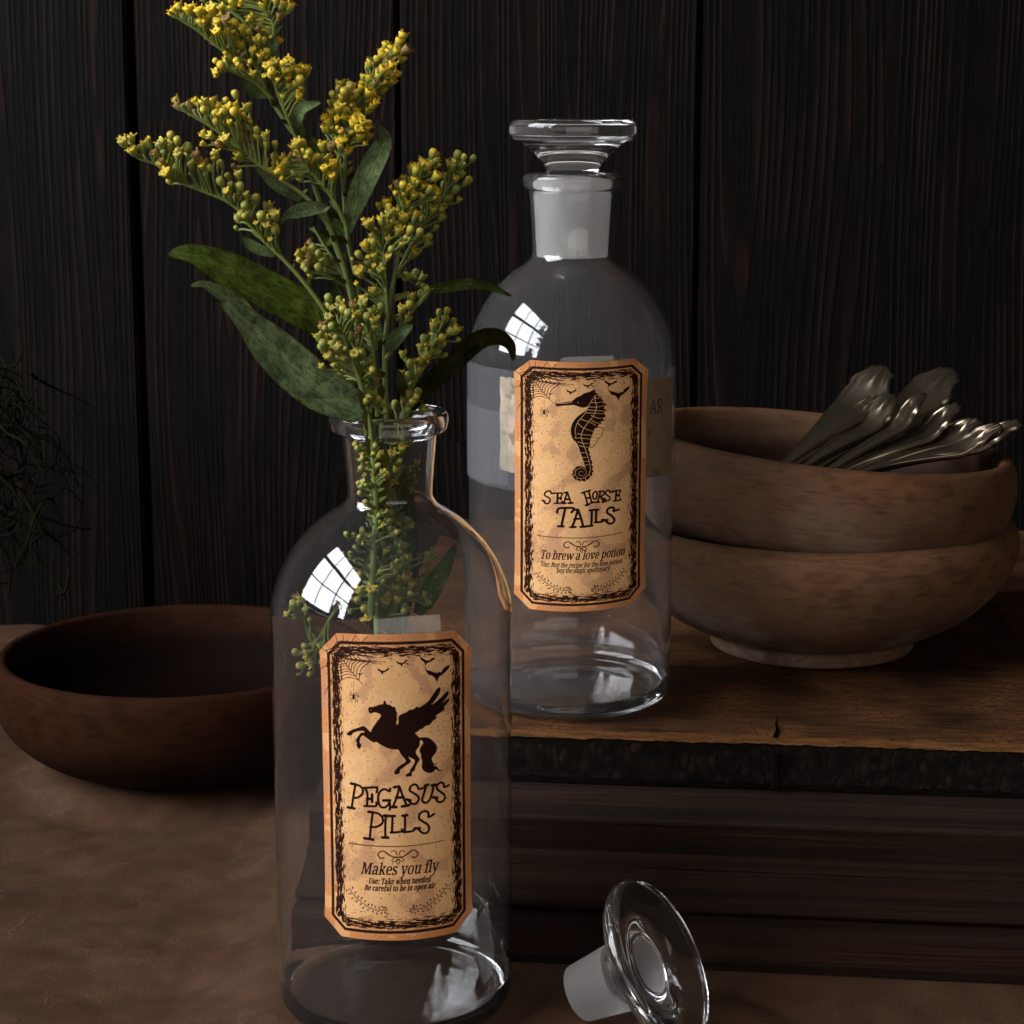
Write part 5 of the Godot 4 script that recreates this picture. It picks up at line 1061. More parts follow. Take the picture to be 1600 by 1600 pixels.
# ------------------------------------------------------------------ the chest
func extruded(prof: Array, x0: float, x1: float, n: int, jitter: float, seed_: int, tex := 1.0) -> MB:   # prof: Vector2(forward, height), run along x
	var mb := MB.new()
	var nz := noise(seed_, 1.0, 3)
	for k in prof.size() - 1:
		var a: Vector2 = prof[k]; var b: Vector2 = prof[k + 1]
		var d := (b - a).normalized()
		var nn := Vector3(0, d.x, -d.y)
		var first := mb.v.size()
		for i in n + 1:
			var x := lerpf(x0, x1, float(i) / n)
			for e in 2:
				var q: Vector2 = a if e == 0 else b
				var j := jitter * nz.get_noise_2d(x * 260.0, q.x * 3000.0 + q.y * 3000.0)
				mb.vert(Vector3(x, q.y + j, q.x + j * 0.6), nn, Vector2((k + e) * 0.13 + 0.07, x * tex))
		for i in n: mb.quad(first + i * 2, first + i * 2 + 1, first + i * 2 + 3, first + i * 2 + 2)
	return mb

func slab(x0: float, x1: float, y0: float, y1: float, z0: float, z1: float, e: float, tex := 1.0) -> MB:   # a board with eased edges
	var mb := MB.new()
	var c := Vector3((x0 + x1) * 0.5, (y0 + y1) * 0.5, (z0 + z1) * 0.5)
	var h := Vector3(x1 - x0, y1 - y0, z1 - z0) * 0.5
	for ax in 3:
		for s in [-1.0, 1.0]:
			var nn := Vector3.ZERO; nn[ax] = s
			var u := (ax + 1) % 3; var w := (ax + 2) % 3
			var q := []
			for k in [[-1, -1], [1, -1], [1, 1], [-1, 1]]:
				var p := Vector3.ZERO
				p[ax] = s * h[ax]; p[u] = k[0] * (h[u] - e); p[w] = k[1] * (h[w] - e)
				q.append(c + p)
			var f := mb.v.size()
			for p in q: mb.vert(p, nn, Vector2((p.x - x0) * tex, (p.y - y0) * tex) if ax != 1 else Vector2((p.x - x0) * tex, (p.z - z0) * tex))
			mb.quad(f, f + 1, f + 2, f + 3)
	for ax in 3:   # chamfers
		var u := (ax + 1) % 3; var w := (ax + 2) % 3
		for su in [-1.0, 1.0]:
			for sw in [-1.0, 1.0]:
				var nn := Vector3.ZERO; nn[u] = su; nn[w] = sw
				var f := mb.v.size()
				for k in [[-1, 0], [1, 0], [1, 1], [-1, 1]]:
					var p := Vector3.ZERO
					p[ax] = k[0] * (h[ax] - e)
					p[u] = su * (h[u] - (0.0 if k[1] == 0 else e)); p[w] = sw * (h[w] - (e if k[1] == 0 else 0.0))
					var pp := c + p
					mb.vert(pp, nn.normalized(), Vector2((pp.x - x0) * tex, (pp.y - y0) * tex))
				mb.quad(f, f + 1, f + 2, f + 3)
	return mb

func _ready() -> void:
	rng.seed = 20
	# ---------------- camera
	var cam := Camera3D.new()
	cam.name = "camera"
	add_child(cam)
	cam.position = Vector3(0, 0.354, 0)
	cam.rotation_degrees = Vector3(-11.5, 0, 0)
	var lens := CameraAttributesPhysical.new()
	lens.frustum_focal_length = 48.0
	lens.frustum_focus_distance = 0.86
	lens.frustum_near = 0.05
	lens.frustum_far = 60.0
	lens.exposure_aperture = 25.0
	cam.attributes = lens
	cam.fov = 28.07
	cam.near = 0.05
	cam.far = 60.0
	cam.current = true
	# ---------------- air and exposure
	var env := Environment.new()
	env.background_mode = Environment.BG_COLOR
	env.background_color = Color(0.245, 0.235, 0.225)
	env.tonemap_mode = Environment.TONE_MAPPER_LINEAR
	env.tonemap_exposure = 1.0
	env.sdfgi_enabled = true
	env.ssao_enabled = true
	env.ssil_enabled = true
	var we := WorldEnvironment.new()
	we.name = "world_environment"
	we.environment = env
	add_child(we)
	# ---------------- light: a tall window to the left, and a large weak fill panel added in front
	var glow := AreaLight3D.new()
	glow.name = "window_light"
	glow.area_size = Vector2(1.55, 1.2)
	glow.area_normalize_energy = true
	glow.light_energy = 8.0
	glow.light_color = Color(0.965, 0.98, 1.0)
	glow.shadow_enabled = true
	glow.position = Vector3(-1.30, 1.10, -0.22)
	glow.basis = Basis.looking_at(Vector3(1.0, -0.30, -0.24).normalized(), Vector3.UP)
	add_child(glow)
	var fill := AreaLight3D.new()  # added fill, brightens the labels from the front
	fill.name = "added_fill_light"
	fill.area_size = Vector2(2.0, 0.66)
	fill.area_normalize_energy = true
	fill.light_energy = 0.36
	fill.light_color = Color(1.0, 0.96, 0.9)
	fill.shadow_enabled = true
	fill.position = Vector3(0.50, 0.32, 0.80)
	fill.basis = Basis.looking_at((Vector3(0.0, 0.1, -0.85) - fill.position).normalized(), Vector3.UP)
	add_child(fill)
	lamps(glow, fill)
	setting()
	chest()
	bowls()
	bottles()
	flowers()
	silver()
	moss()

func lamps(glow: AreaLight3D, fill: AreaLight3D) -> void:
	var bar := mat(Color(0.05, 0.045, 0.04), 0.6)
	var pane_m := mat(Color(0.3, 0.3, 0.3), 0.9)
	pane_m.emission_enabled = true
	pane_m.emission = Color(0.965, 0.98, 1.0)
	pane_m.emission_energy_multiplier = 0.8
	var win := thing("window", "bright window with dark glazing bars, outside the photo to the left", "window", glow.position)
	win.basis = glow.basis
	var w := glow.area_size.x; var h := glow.area_size.y
	for i in 3:
		for j in 2:
			var p := part("window_pane", slab(-w / 2 + w / 3 * i + 0.004, -w / 2 + w / 3 * (i + 1) - 0.004, -h / 2 + h / 2 * j + 0.004, -h / 2 + h / 2 * (j + 1) - 0.004, 0.006, 0.012, 0.001).mesh(), pane_m, win)
			p.cast_shadow = GeometryInstance3D.SHADOW_CASTING_SETTING_ON
	for x in [-w / 6, w / 6]: part("glazing_bar", slab(x - 0.016, x + 0.016, -h / 2, h / 2, -0.034, -0.004, 0.003).mesh(), bar, win)
	part("glazing_bar", slab(-w / 2, w / 2, 0.17, 0.235, -0.032, -0.006, 0.003).mesh(), bar, win)
	part("glazing_bar", slab(-w / 2, w / 2, -0.214, -0.194, -0.032, -0.006, 0.003).mesh(), bar, win)
	for s in [-1.0, 1.0]:
		part("window_frame", slab(s * (w / 2 + 0.03) - 0.03, s * (w / 2 + 0.03) + 0.03, -h / 2 - 0.06, h / 2 + 0.06, -0.04, 0.03, 0.004).mesh(), bar, win)
		part("window_frame", slab(-w / 2, w / 2, s * (h / 2 + 0.03) - 0.03, s * (h / 2 + 0.03) + 0.03, -0.04, 0.03, 0.004).mesh(), bar, win)
	part("window_sill", slab(-w / 2 - 0.08, w / 2 + 0.08, -h / 2 - 0.10, -h / 2 - 0.06, -0.26, 0.0, 0.004).mesh(), bar, win)
	var unseen_jug := thing("unseen_jug", "unseen dark round shape before the window, out of view to the left, darkening part of its reflection", "unseen_jug", win.transform * Vector3(w / 2 - 0.42, -h / 2 - 0.06, -0.15))
	unseen_jug.basis = win.basis  # unseen round shape, placed to darken part of the window reflection
	part("unseen_jug_body", lathe(smooth([Vector2(0, 0), Vector2(70, 0), Vector2(78, 4), Vector2(120, 60), Vector2(138, 130), Vector2(120, 205), Vector2(72, 260), Vector2(56, 300), Vector2(64, 340), Vector2(60, 344), Vector2(50, 300), Vector2(64, 262), Vector2(110, 200), Vector2(126, 130), Vector2(110, 62), Vector2(70, 10), Vector2(0, 8)], 4), 48).mesh(), bar, unseen_jug)
	var hm := MB.new()
	tube(hm, curve3([Vector3(56, 318, 0), Vector3(118, 322, 0), Vector3(158, 270, 0), Vector3(124, 196, 0)], 8), 11, 9, 10)
	part("handle", hm.mesh(), bar, unseen_jug)
	var box := thing("added_fill_panel", "large soft fill panel added out of view behind the camera", "added_lamp", fill.position)
	box.basis = fill.basis
	var fill_glow := mat(Color(0.4, 0.4, 0.4), 0.9)
	fill_glow.emission_enabled = true
	fill_glow.emission = Color(1.0, 0.96, 0.9)
	fill_glow.emission_energy_multiplier = 0.2  # glowing face of the added fill panel
	part("fill_face", slab(-1.0, 1.0, -0.33, 0.33, 0.006, 0.012, 0.002).mesh(), fill_glow, box)
	part("fill_back", slab(-1.02, 1.02, -0.35, 0.35, 0.014, 0.06, 0.01).mesh(), bar, box)

func setting() -> void:
	# table under crumpled brown paper: straight creases, low relief, never above the level the things stand on
	var nx := 380; var nz := 340
	var mb := MB.new()
	var big := noise(71, 2.2, 3)
	var gx := func(i: int) -> float:   # finer where it is looked at
		var u := 2.0 * i / nx - 1.0
		return 0.95 * (0.4 * u + 0.6 * u * u * u)
	var gz := func(j: int) -> float:
		var u := float(j) / nz
		return -1.375 + 1.475 * (0.55 * u + 0.45 * u * u * u)
	var hs := PackedFloat32Array(); hs.resize((nx + 1) * (nz + 1))
	var xs := []; var zs := []
	for k in nx + 1: xs.append(gx.call(k))
	for k in nz + 1: zs.append(gz.call(k))
	for layer in [[0.080, 0.0105], [0.036, 0.0032], [0.016, 0.0008]]:
		var sp: float = layer[0]
		var pts := PackedVector2Array(); var hh := PackedFloat32Array()
		var z0 := -1.45 if sp > 0.03 else -1.25
		while z0 < (0.2 if sp > 0.03 else -0.62):
			var x0 := -1.05 if sp > 0.03 else -0.45
			while x0 < (1.05 if sp > 0.03 else 0.35):
				pts.append(Vector2(x0 + rng.randf_range(-0.28, 0.28) * sp, z0 + rng.randf_range(-0.28, 0.28) * sp))
				hh.append(-layer[1] * rng.randf())
				x0 += sp
			z0 += sp * 0.8
		var tris := Geometry2D.triangulate_delaunay(pts)
		for q in range(0, tris.size(), 3):
			var a := pts[tris[q]]; var b := pts[tris[q + 1]]; var c := pts[tris[q + 2]]
			var den := (b - a).cross(c - a)
			if absf(den) < 1e-9: continue
			for jj in range(maxi(zs.bsearch(minf(a.y, minf(b.y, c.y))), 0), mini(zs.bsearch(maxf(a.y, maxf(b.y, c.y))), nz + 1)):
				for ii in range(xs.bsearch(minf(a.x, minf(b.x, c.x))), mini(xs.bsearch(maxf(a.x, maxf(b.x, c.x))), nx + 1)):
					var w := Vector2(xs[ii], zs[jj])
					var u1 := (b - w).cross(c - w) / den; var u2 := (c - w).cross(a - w) / den
					if u1 >= -0.0001 and u2 >= -0.0001 and u1 + u2 <= 1.0001:
						var ix := jj * (nx + 1) + ii
						hs[ix] += hh[tris[q]] * u1 + hh[tris[q + 1]] * u2 + hh[tris[q + 2]] * (1.0 - u1 - u2)
	for jj in nz + 1:
		for ii in nx + 1:
			var x: float = xs[ii]; var z: float = zs[jj]
			var calm := smoothstep(0.0, 0.05, Vector2(maxf(-0.09 - x, 0.0), maxf(z + 0.79, 0.0)).length())   # pressed flat under what stands on it
			for c in [Vector3(-0.0463, -0.7628, 0.046), Vector3(-0.179, -1.073, 0.06), Vector3(0.05, -0.735, 0.04)]: calm = minf(calm, smoothstep(c.z, c.z + 0.035, Vector2(x - c.x, z - c.y).length()))
			hs[jj * (nx + 1) + ii] = minf(hs[jj * (nx + 1) + ii] * calm - 0.0002 + 0.0008 * calm * minf(big.get_noise_2d(x * 3.0, z * 3.0), 0.0), -0.0001)
	for j in nz + 1:
		for i in nx + 1:
			var k := j * (nx + 1) + i
			var dx: float = (hs[j * (nx + 1) + mini(i + 1, nx)] - hs[j * (nx + 1) + maxi(i - 1, 0)]) / (gx.call(mini(i + 1, nx)) - gx.call(maxi(i - 1, 0)))
			var dz: float = (hs[mini(j + 1, nz) * (nx + 1) + i] - hs[maxi(j - 1, 0) * (nx + 1) + i]) / (gz.call(mini(j + 1, nz)) - gz.call(maxi(j - 1, 0)))
			var x: float = gx.call(i); var z: float = gz.call(j)
			mb.vert(Vector3(x, hs[k], z), Vector3(-dx, 1, -dz).normalized(), Vector2(x * 2.4, z * 2.4))
	for j in nz:
		for i in nx:
			var q := j * (nx + 1) + i
			mb.quad(q, q + 1, q + nx + 2, q + nx + 1)
	var paper := paper_textures()
	var t := part("table_surface", mb.mesh(), wood_material(paper, Color(0.142, 0.116, 0.099), 0.9, 0.05), self)
	t.set_meta("kind", "structure")
	t.set_meta("label", "table surface covered with crumpled brown paper")
	# plank wall
	var wall := Node3D.new()
	wall.name = "plank_wall"
	add_child(wall)
	wall.set_meta("kind", "structure")
	wall.set_meta("label", "wall of dark weathered upright wooden planks behind the table")
	part("backing", slab(-0.80, 0.85, -0.05, 0.95, -1.46, -1.42, 0.002).mesh(), mat(Color(0.006, 0.005, 0.005), 0.9), wall)
	var tex := [plank_textures(401, 250.0, 0.07), plank_textures(431, 760.0, 0.01), plank_textures(467, 330.0, 0.09)]
	var edges := [-0.63, -0.437, -0.2535, -0.0745, 0.1238, 0.385, 0.56, 0.74]
	var tones := [Color(0.017, 0.0112, 0.009), Color(0.026, 0.017, 0.014), Color(0.038, 0.025, 0.0205), Color(0.036, 0.0225, 0.0165), Color(0.025, 0.0152, 0.0100), Color(0.016, 0.0102, 0.007), Color(0.016, 0.0102, 0.007)]  # darker toward both sides: light falloff painted into the plank tones
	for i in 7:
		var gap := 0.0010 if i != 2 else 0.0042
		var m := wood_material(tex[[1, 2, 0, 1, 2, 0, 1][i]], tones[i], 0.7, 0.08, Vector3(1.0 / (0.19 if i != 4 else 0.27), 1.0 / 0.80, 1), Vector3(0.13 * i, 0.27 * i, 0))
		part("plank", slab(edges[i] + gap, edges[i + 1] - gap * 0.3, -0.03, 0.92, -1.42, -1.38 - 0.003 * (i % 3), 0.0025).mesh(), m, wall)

func chest() -> void:
	var root := thing("wooden_chest", "low old wooden chest with moulded front under the sea horse bottle and stacked bowls", "chest", Vector3(0, 0, -0.8782))
	root.rotation.y = deg_to_rad(-5.9)
	var brown := leather_textures()
	var x0 := -0.088; var x1 := 0.62
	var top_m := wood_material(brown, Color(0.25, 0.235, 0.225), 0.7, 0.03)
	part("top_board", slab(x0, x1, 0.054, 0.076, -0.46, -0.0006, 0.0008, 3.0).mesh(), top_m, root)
	# open crack running in from the front edge
	var crack := MB.new()
	var pc := [Vector3(0.1168, 0.07665, 0.0015), Vector3(0.1180, 0.07665, -0.010), Vector3(0.1176, 0.07665, -0.020), Vector3(0.1186, 0.07665, -0.036)]
	for i in 3:
		var wa := 0.0011 * (1.0 - i / 3.0); var wb := 0.0011 * (1.0 - (i + 1) / 3.0)
		crack.flat_quad(pc[i] + Vector3(-wa, 0, 0), pc[i] + Vector3(wa, 0, 0), pc[i + 1] + Vector3(wb, 0, 0), pc[i + 1] + Vector3(-wb, 0, 0), -1.0)
	var pitch := mat(Color(0.003, 0.002, 0.002), 1.0)
	pitch.metallic_specular = 0.0
	for k in crack.n.size(): crack.n[k] = Vector3.UP
	part("crack", crack.mesh(), pitch, root)
	var char_tex := charred_textures()
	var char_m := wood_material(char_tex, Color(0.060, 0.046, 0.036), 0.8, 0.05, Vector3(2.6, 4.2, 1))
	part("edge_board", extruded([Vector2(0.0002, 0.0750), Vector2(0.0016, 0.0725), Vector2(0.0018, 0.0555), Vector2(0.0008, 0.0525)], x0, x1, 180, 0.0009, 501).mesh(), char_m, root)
	# bare, rubbed wood along the top edge
	var worn := MB.new()
	var wn := noise(521, 1.0, 4)
	for side in 1:
		var first := worn.v.size()
		for i in 241:
			var x := lerpf(x0, x1, i / 240.0)
			var a := 0.0007 * wn.get_noise_1d(x * 260.0)
			var inn := 0.0012 + 0.0048 * (wn.get_noise_1d(x * 90.0 + 50.0) + 0.25 * wn.get_noise_1d(x * 700.0))
			inn = maxf(inn, 0.0004)
			for q in [Vector3(x, 0.0763 + a * 0.1, -inn), Vector3(x, 0.0764 + a * 0.2, -inn * 0.45), Vector3(x, 0.0757 + a, 0.0009), Vector3(x, 0.0736 + a + 0.0005 * wn.get_noise_1d(x * 500.0 + 9.0), 0.0022)]:
				worn.vert(q, Vector3(0, 1, 0.1).normalized() if q.z < 0.0005 else Vector3(0, 0.6, 1).normalized(), Vector2(x * 6.0, q.z * 40.0))
		for i in 240:
			for j in 3: worn.quad(first + i * 4 + j, first + i * 4 + j + 1, first + i * 4 + j + 5, first + i * 4 + j + 4)
	part("worn_edge", worn.mesh(), wood_material(mottle(531, 256, Color(0.55, 0.40, 0.25), Color(0.80, 0.60, 0.40), 0.03, 0.2, 3.0), Color(0.25, 0.195, 0.145), 0.7, 0.03), root)
	var wood := mottle(551, 512, Color(0.50, 0.44, 0.42), Color(0.70, 0.58, 0.52), 0.012, 0.16, 0.05, 0.45)
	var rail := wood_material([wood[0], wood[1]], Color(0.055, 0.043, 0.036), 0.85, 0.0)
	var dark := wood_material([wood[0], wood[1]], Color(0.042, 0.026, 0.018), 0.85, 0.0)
	var pcs := [
		["cove_moulding", [Vector2(-0.004, 0.0522), Vector2(0.004, 0.0512), Vector2(0.018, 0.0492), Vector2(0.031, 0.0477), Vector2(0.0330, 0.0470), Vector2(0.0334, 0.0460)], rail],
		["front_rail", [Vector2(0.0330, 0.0458), Vector2(0.0336, 0.0330), Vector2(0.0370, 0.0318), Vector2(0.0405, 0.0310), Vector2(0.0412, 0.0290)], dark],
		["lower_rail", [Vector2(0.0408, 0.0288), Vector2(0.0440, 0.0276), Vector2(0.0520, 0.0254), Vector2(0.0590, 0.0236), Vector2(0.0612, 0.0226)], dark],
		["bead", [Vector2(0.0606, 0.0228), Vector2(0.0640, 0.0240), Vector2(0.0672, 0.0234), Vector2(0.0682, 0.0215), Vector2(0.0668, 0.0198), Vector2(0.0640, 0.0190)], dark],
		["plinth", [Vector2(0.0636, 0.0184), Vector2(0.0730, 0.0180), Vector2(0.0766, 0.0172), Vector2(0.0780, 0.0155), Vector2(0.0790, 0.0040), Vector2(0.0784, 0.0)], dark]]
	for q in pcs:
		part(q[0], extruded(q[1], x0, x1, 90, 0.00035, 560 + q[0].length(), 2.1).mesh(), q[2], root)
	# the body behind the mouldings
	part("carcass", slab(x0 + 0.004, x1, 0.001, 0.0535, -0.455, -0.003, 0.001).mesh(), rail, root)
	part("carcass_base", slab(x0 + 0.001, x1, 0.0005, 0.0225, -0.0025, 0.060, 0.001).mesh(), dark, root)
	# narrow dark upright mark on the edge
	var st := slab(0.1155, 0.1190, 0.0528, 0.0705, 0.0016, 0.0032, 0.0008)
	var mark_m := mat(Color(0.006, 0.005, 0.0045), 0.8)
	mark_m.metallic_specular = 0.1
	part("dark_mark", st.mesh(), mark_m, root)

func bowls() -> void:
	var tex := [turned_textures(601), turned_textures(631)]
	# lower bowl on the chest
	var low := thing("wooden_bowl", "footed wooden bowl at the bottom of the stack of two on the chest", "bowl", Vector3(0.1548, 0.0766, -1.0257))
	low.rotation.y = 1.0
	var pl := [Vector2(0, 1), Vector2(46, 0.8), Vector2(46, 0.8), Vector2(50, 0), Vector2(52, 1.2), Vector2(51.6, 6.0), Vector2(53.5, 8.2), Vector2(53.5, 8.2), Vector2(66, 13), Vector2(82, 23), Vector2(94.5, 36), Vector2(101.2, 48), Vector2(102.8, 57), Vector2(101.0, 64), Vector2(97.0, 67.6), Vector2(92.5, 68.0), Vector2(89.5, 65), Vector2(89, 58), Vector2(84, 43), Vector2(68, 26), Vector2(40, 17), Vector2(0, 14.5)]
	var lump := noise(641, 0.012, 2)
	var lm := wood_material(tex[0], Color(0.52, 0.54, 0.59), 0.65, 0.03)
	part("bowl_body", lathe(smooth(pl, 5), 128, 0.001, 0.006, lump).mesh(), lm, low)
	# the upper one, sunk in and tipped to the right
	var upb := thing("wooden_bowl", "wooden bowl holding silver cutlery, tilted on top of another bowl", "bowl", Vector3(0.1530, 0.1246, -1.0257))
	upb.basis = Basis(Vector3(0, 0, 1), deg_to_rad(-5.2)) * Basis(Vector3.UP, 2.4)
	var pu := [Vector2(0, 0), Vector2(42, 0.5), Vector2(66, 5), Vector2(82, 12), Vector2(92, 21), Vector2(97, 32), Vector2(98.3, 42), Vector2(97.3, 51), Vector2(94.8, 57), Vector2(91.8, 59.2), Vector2(88.6, 58.4), Vector2(86.8, 54), Vector2(86.8, 44), Vector2(82, 28), Vector2(68, 16), Vector2(40, 10.5), Vector2(0, 9.5)]
	var um := wood_material(tex[1], Color(0.485, 0.485, 0.52), 0.65, 0.03, Vector3(1, 1, 1), Vector3(0.35, 0.0, 0))
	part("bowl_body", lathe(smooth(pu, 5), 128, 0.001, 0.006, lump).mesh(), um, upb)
	# the empty one on the table, left
	var left := thing("wooden_bowl", "wide empty wooden bowl on the table at the left", "bowl", Vector3(-0.1790, 0.0002, -1.0730))
	left.rotation.y = 4.1
	var p := [Vector2(0, 0.8), Vector2(44, 0.4), Vector2(58, 0), Vector2(66, 2.5), Vector2(80, 9), Vector2(92, 19.5), Vector2(98.6, 31), Vector2(100.8, 42), Vector2(100.6, 51), Vector2(98.4, 58.5), Vector2(95.8, 60.6), Vector2(92.8, 59.4), Vector2(91.2, 54), Vector2(88, 40), Vector2(76, 24), Vector2(52, 13), Vector2(0, 10)]
	var m := wood_material(tex[0], Color(0.088, 0.064, 0.054), 0.75, 0.03, Vector3(1, 1, 1), Vector3(0.6, 0.0, 0))
	m.metallic_specular = 0.14
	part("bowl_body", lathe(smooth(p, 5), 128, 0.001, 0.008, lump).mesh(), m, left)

func bottles() -> void:
	var clear := glass(0.0055)
	var heavy := glass(0.008)
	var frost := frosted(0.38, Color(0.96, 0.95, 0.94))
	var rear := mat(Color(0.42, 0.30, 0.19), 0.85)
	var bl := thing("glass_bottle", "open clear glass bottle with the winged horse label, holding goldenrod", "bottle", Vector3(-0.0463, 0.0006, -0.7628))
	part("glass_body", bottle_shape(46.3, 203.0, 229.0, 160.0, 237.0, 1.0, 0.9).mesh(), clear, bl)
	var deg := PI / 180.0
	var print_l := mat(Color(1, 1, 1), 0.8)
	print_l.metallic_specular = 0.2
	print_l.albedo_texture = label_texture(false)
	two_sided("paper_label", wrapped(0.04665, -30.2 * deg, 41.4 * deg, Vector3(0.16255, 0.00025, -0.0022), Vector3(0.04470, -0.0005, 0.0016), Vector2(8.2 * deg, 0.0068), 40, 40, 0.00018), print_l, rear, bl)
	var br := thing("stoppered_bottle", "tall clear glass bottle with the sea horse label, on the chest", "bottle", Vector3(0.0272, 0.0766, -0.9310))
	part("glass_body", bottle_shape(47.3, 206.5, 235.5, 162.0, 243.0, 1.3, 1.4, 1.09).mesh(), glass(0.016), br)
	var print_r := mat(Color(1, 1, 1), 0.8)
	print_r.metallic_specular = 0.2
	print_r.albedo_texture = label_texture(true)
	two_sided("paper_label", wrapped(0.0482, -32.6 * deg, 41.9 * deg, Vector3(0.16405, -0.0002, 0.0026), Vector3(0.05260, 0.0006, 0.0035), Vector2(9.0 * deg, 0.0060), 40, 40, 0.00018), print_r, rear, br)
	# remains of an older label under clear tape
	var film := StandardMaterial3D.new()
	film.transparency = BaseMaterial3D.TRANSPARENCY_ALPHA
	film.albedo_color = Color(0.52, 0.53, 0.545, 0.21)
	film.roughness = 0.42
	var nz := noise(701, 0.3, 3)
	var old_m := mat(Color(1, 1, 1), 0.85)
	old_m.albedo_texture = old_label_texture()
	two_sided("old_label", wrapped(0.04762, -43.0 * deg, 72.0 * deg, Vector3(0.1552, -0.0012, 0), Vector3(0.1122, -0.0026, 0), Vector2.ZERO, 60, 8, 0.00015, 0.0007, nz), old_m, rear, br)
	var tp: Array = wrapped(0.04785, -89.0 * deg, 84.0 * deg, Vector3(0.1585, -0.0010, 0), Vector3(0.1052, -0.0010, 0), Vector2.ZERO, 70, 8, 0.00005, 0.0006, nz)
	part("clear_tape", (tp[0] as MB).mesh(), film, br)
	var tq: Array = wrapped(0.04795, -92.0 * deg, -37.0 * deg, Vector3(0.1398, -0.0008, 0), Vector3(0.1085, 0.001, 0), Vector2.ZERO, 30, 6, 0.00005, 0.0008, nz)
	part("clear_tape", (tq[0] as MB).mesh(), film, br)
	# stopper in its neck
	var su := thing("glass_stopper", "disc topped glass stopper standing in the neck of the sea horse bottle", "stopper", Vector3(0.0272, 0.0766 + 0.2415, -0.9310))
	stopper_parts(su, 28.3, 8.7, 11.4, 16.6, 17.85, 16.1, 35.5, heavy, frost)
	# stopper lying on the table
	var n := Vector3(0.80, 0.503, 0.316).normalized()
	var rd := 33.0; var plug_len := 27.5
	var sl := thing("glass_stopper", "glass stopper with frosted plug lying on the table at the lower right", "stopper", Vector3.ZERO)
	var side := n.cross(Vector3.UP).normalized()
	sl.basis = Basis(side, n, side.cross(n))
	# disc rim and plug end both touch the table
	var horiz := sqrt(1.0 - n.y * n.y)
	var face := Vector3(0.0560, 0, -0.7350)
	var y_disc := rd * horiz + 0.2
	sl.position = Vector3(face.x, y_disc * 0.001, face.z) - n * 0.001 * 17.0
	var drop := y_disc - 17.0 * n.y
	var len := (drop - 11.4 * horiz - 0.2) / n.y
	stopper_parts(sl, rd, 7.0, 12.2, 13.0, 13.4, 11.4, len, heavy, frosted(0.06, Color(0.95, 0.93, 0.92)))

func old_label_texture() -> ImageTexture:
	var w := 768; var h := 288
	var ink := Ink.new(w, h)
	ink.text("AR", 0.765 * w, 0.872 * w, 0.345 * h, 40.0, 0.0)
	var a := noise(711, 0.012, 4)
	var f := noise(712, 0.2, 2)
	var data := PackedByteArray(); data.resize(w * h * 3)
	for y in h:
		for x in w:
			var c := Color(0.74, 0.66, 0.55) * (1.0 + 0.20 * a.get_noise_2d(x, y) + 0.12 * f.get_noise_2d(x, y))
			c = c.lerp(Color(0.56, 0.43, 0.27), smoothstep(0.30, 0.7, float(x) / w))  # darker toward the right end, shade painted into the paper colour
			c = c.lerp(Color(0.34, 0.25, 0.16), smoothstep(0.15, 0.5, a.get_noise_2d(x * 0.9 + 900.0, y * 0.9)) * 0.5)
			c = c.lerp(Color(0.08, 0.06, 0.05), ink.a[y * w + x])
			put3(data, (y * w + x) * 3, c)
	return picture(w, h, data)

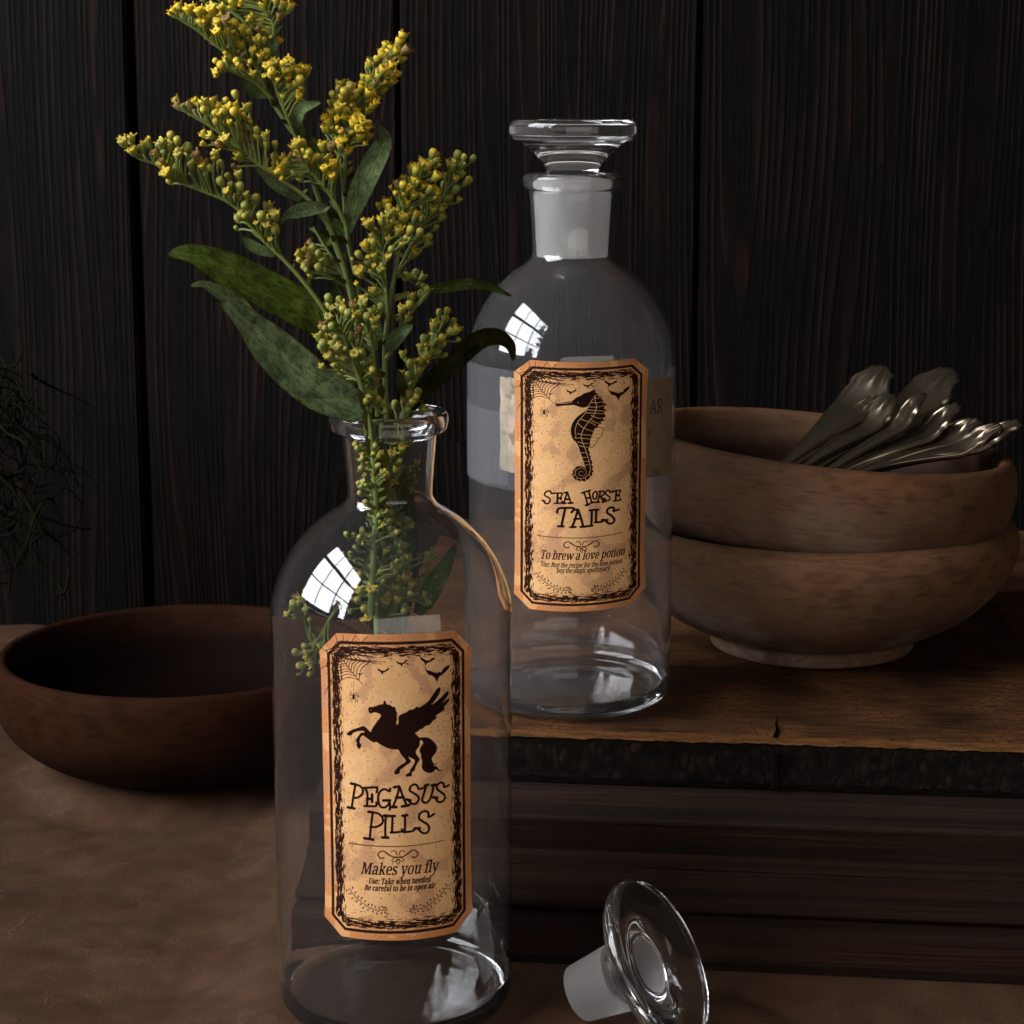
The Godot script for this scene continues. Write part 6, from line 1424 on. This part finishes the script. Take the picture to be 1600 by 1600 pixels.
func flowers() -> void:
	var M := {}
	var s := mat(Color.WHITE, 0.6); s.vertex_color_use_as_albedo = true; M.stem = s
	var l := mat(Color.WHITE, 0.6); l.metallic_specular = 0.14; l.vertex_color_use_as_albedo = true
	l.backlight_enabled = true; l.backlight = Color(0.25, 0.25, 0.25)
	var lt := leaf_textures()
	l.albedo_texture = lt[0]
	l.heightmap_enabled = true; l.heightmap_texture = lt[1]; l.heightmap_scale = 0.05
	M.leaf = l
	var b := mat(Color.WHITE, 0.65); b.vertex_color_use_as_albedo = true; M.bud = b
	M.buds = []
	for i in 6:
		for o in 2: M.buds.append(bud_mesh(float(o), i / 5.0))
	M.buds.append(bud_mesh(0.7, 0.4, true))
	for d in PLANTS: goldenrod(d, Vector3(-0.0463, 0.0, -0.7628), M)

func silver() -> void:
	var m := mat(Color(0.30, 0.235, 0.17), 0.24, 0.95)
	for q in CUTLERY: cutlery("silver_spoon", q[0], q[1], q[2], q[3], q[4], q[5], m)

func moss() -> void:
	var root := thing("hanging_moss", "tangle of dry curly moss hanging at the left edge behind the empty bowl", "moss", Vector3(-0.300, 0.0, -1.22))
	var mb := MB.new()
	mb.col = Color(0.011, 0.010, 0.0045)
	for i in 260:
		var p := Vector3(rng.randf_range(-75, 14) + rng.randf_range(-8, 12), rng.randf_range(88, 196), rng.randf_range(-30, 30))
		if p.x > 6.0 and p.y > 165.0: p.x -= 14.0
		var d := Vector3(rng.randf_range(-1, 1), rng.randf_range(-1.0, 0.2), rng.randf_range(-1, 1)).normalized()
		var pts := PackedVector3Array()
		var turn := Vector3(rng.randf_range(-1, 1), rng.randf_range(-1, 1), rng.randf_range(-1, 1)) * 0.35
		for k in rng.randi_range(10, 26):
			pts.append(p)
			turn += Vector3(rng.randf_range(-1, 1), rng.randf_range(-1, 1), rng.randf_range(-1, 1)) * 0.2
			turn *= 0.93
			d = (d + turn * 0.8 + Vector3(-0.25 if p.x > 26.0 else 0.0, -0.10, 0)).normalized()
			p += d * 2.8
			if p.y < 62.0: break
		if pts.size() > 4: tube(mb, pts, rng.randf_range(0.5, 1.3), 0.3, 5)
	for l in MOSS: tube(mb, curve3(l, 5), 1.1, 0.55, 6)
	var o := part("strands", mb.mesh(true), null, root)
	var m := mat(Color.WHITE, 0.85); m.vertex_color_use_as_albedo = true; m.metallic_specular = 0.1
	o.set_surface_override_material(0, m)
	o.set_meta("kind", "stuff")
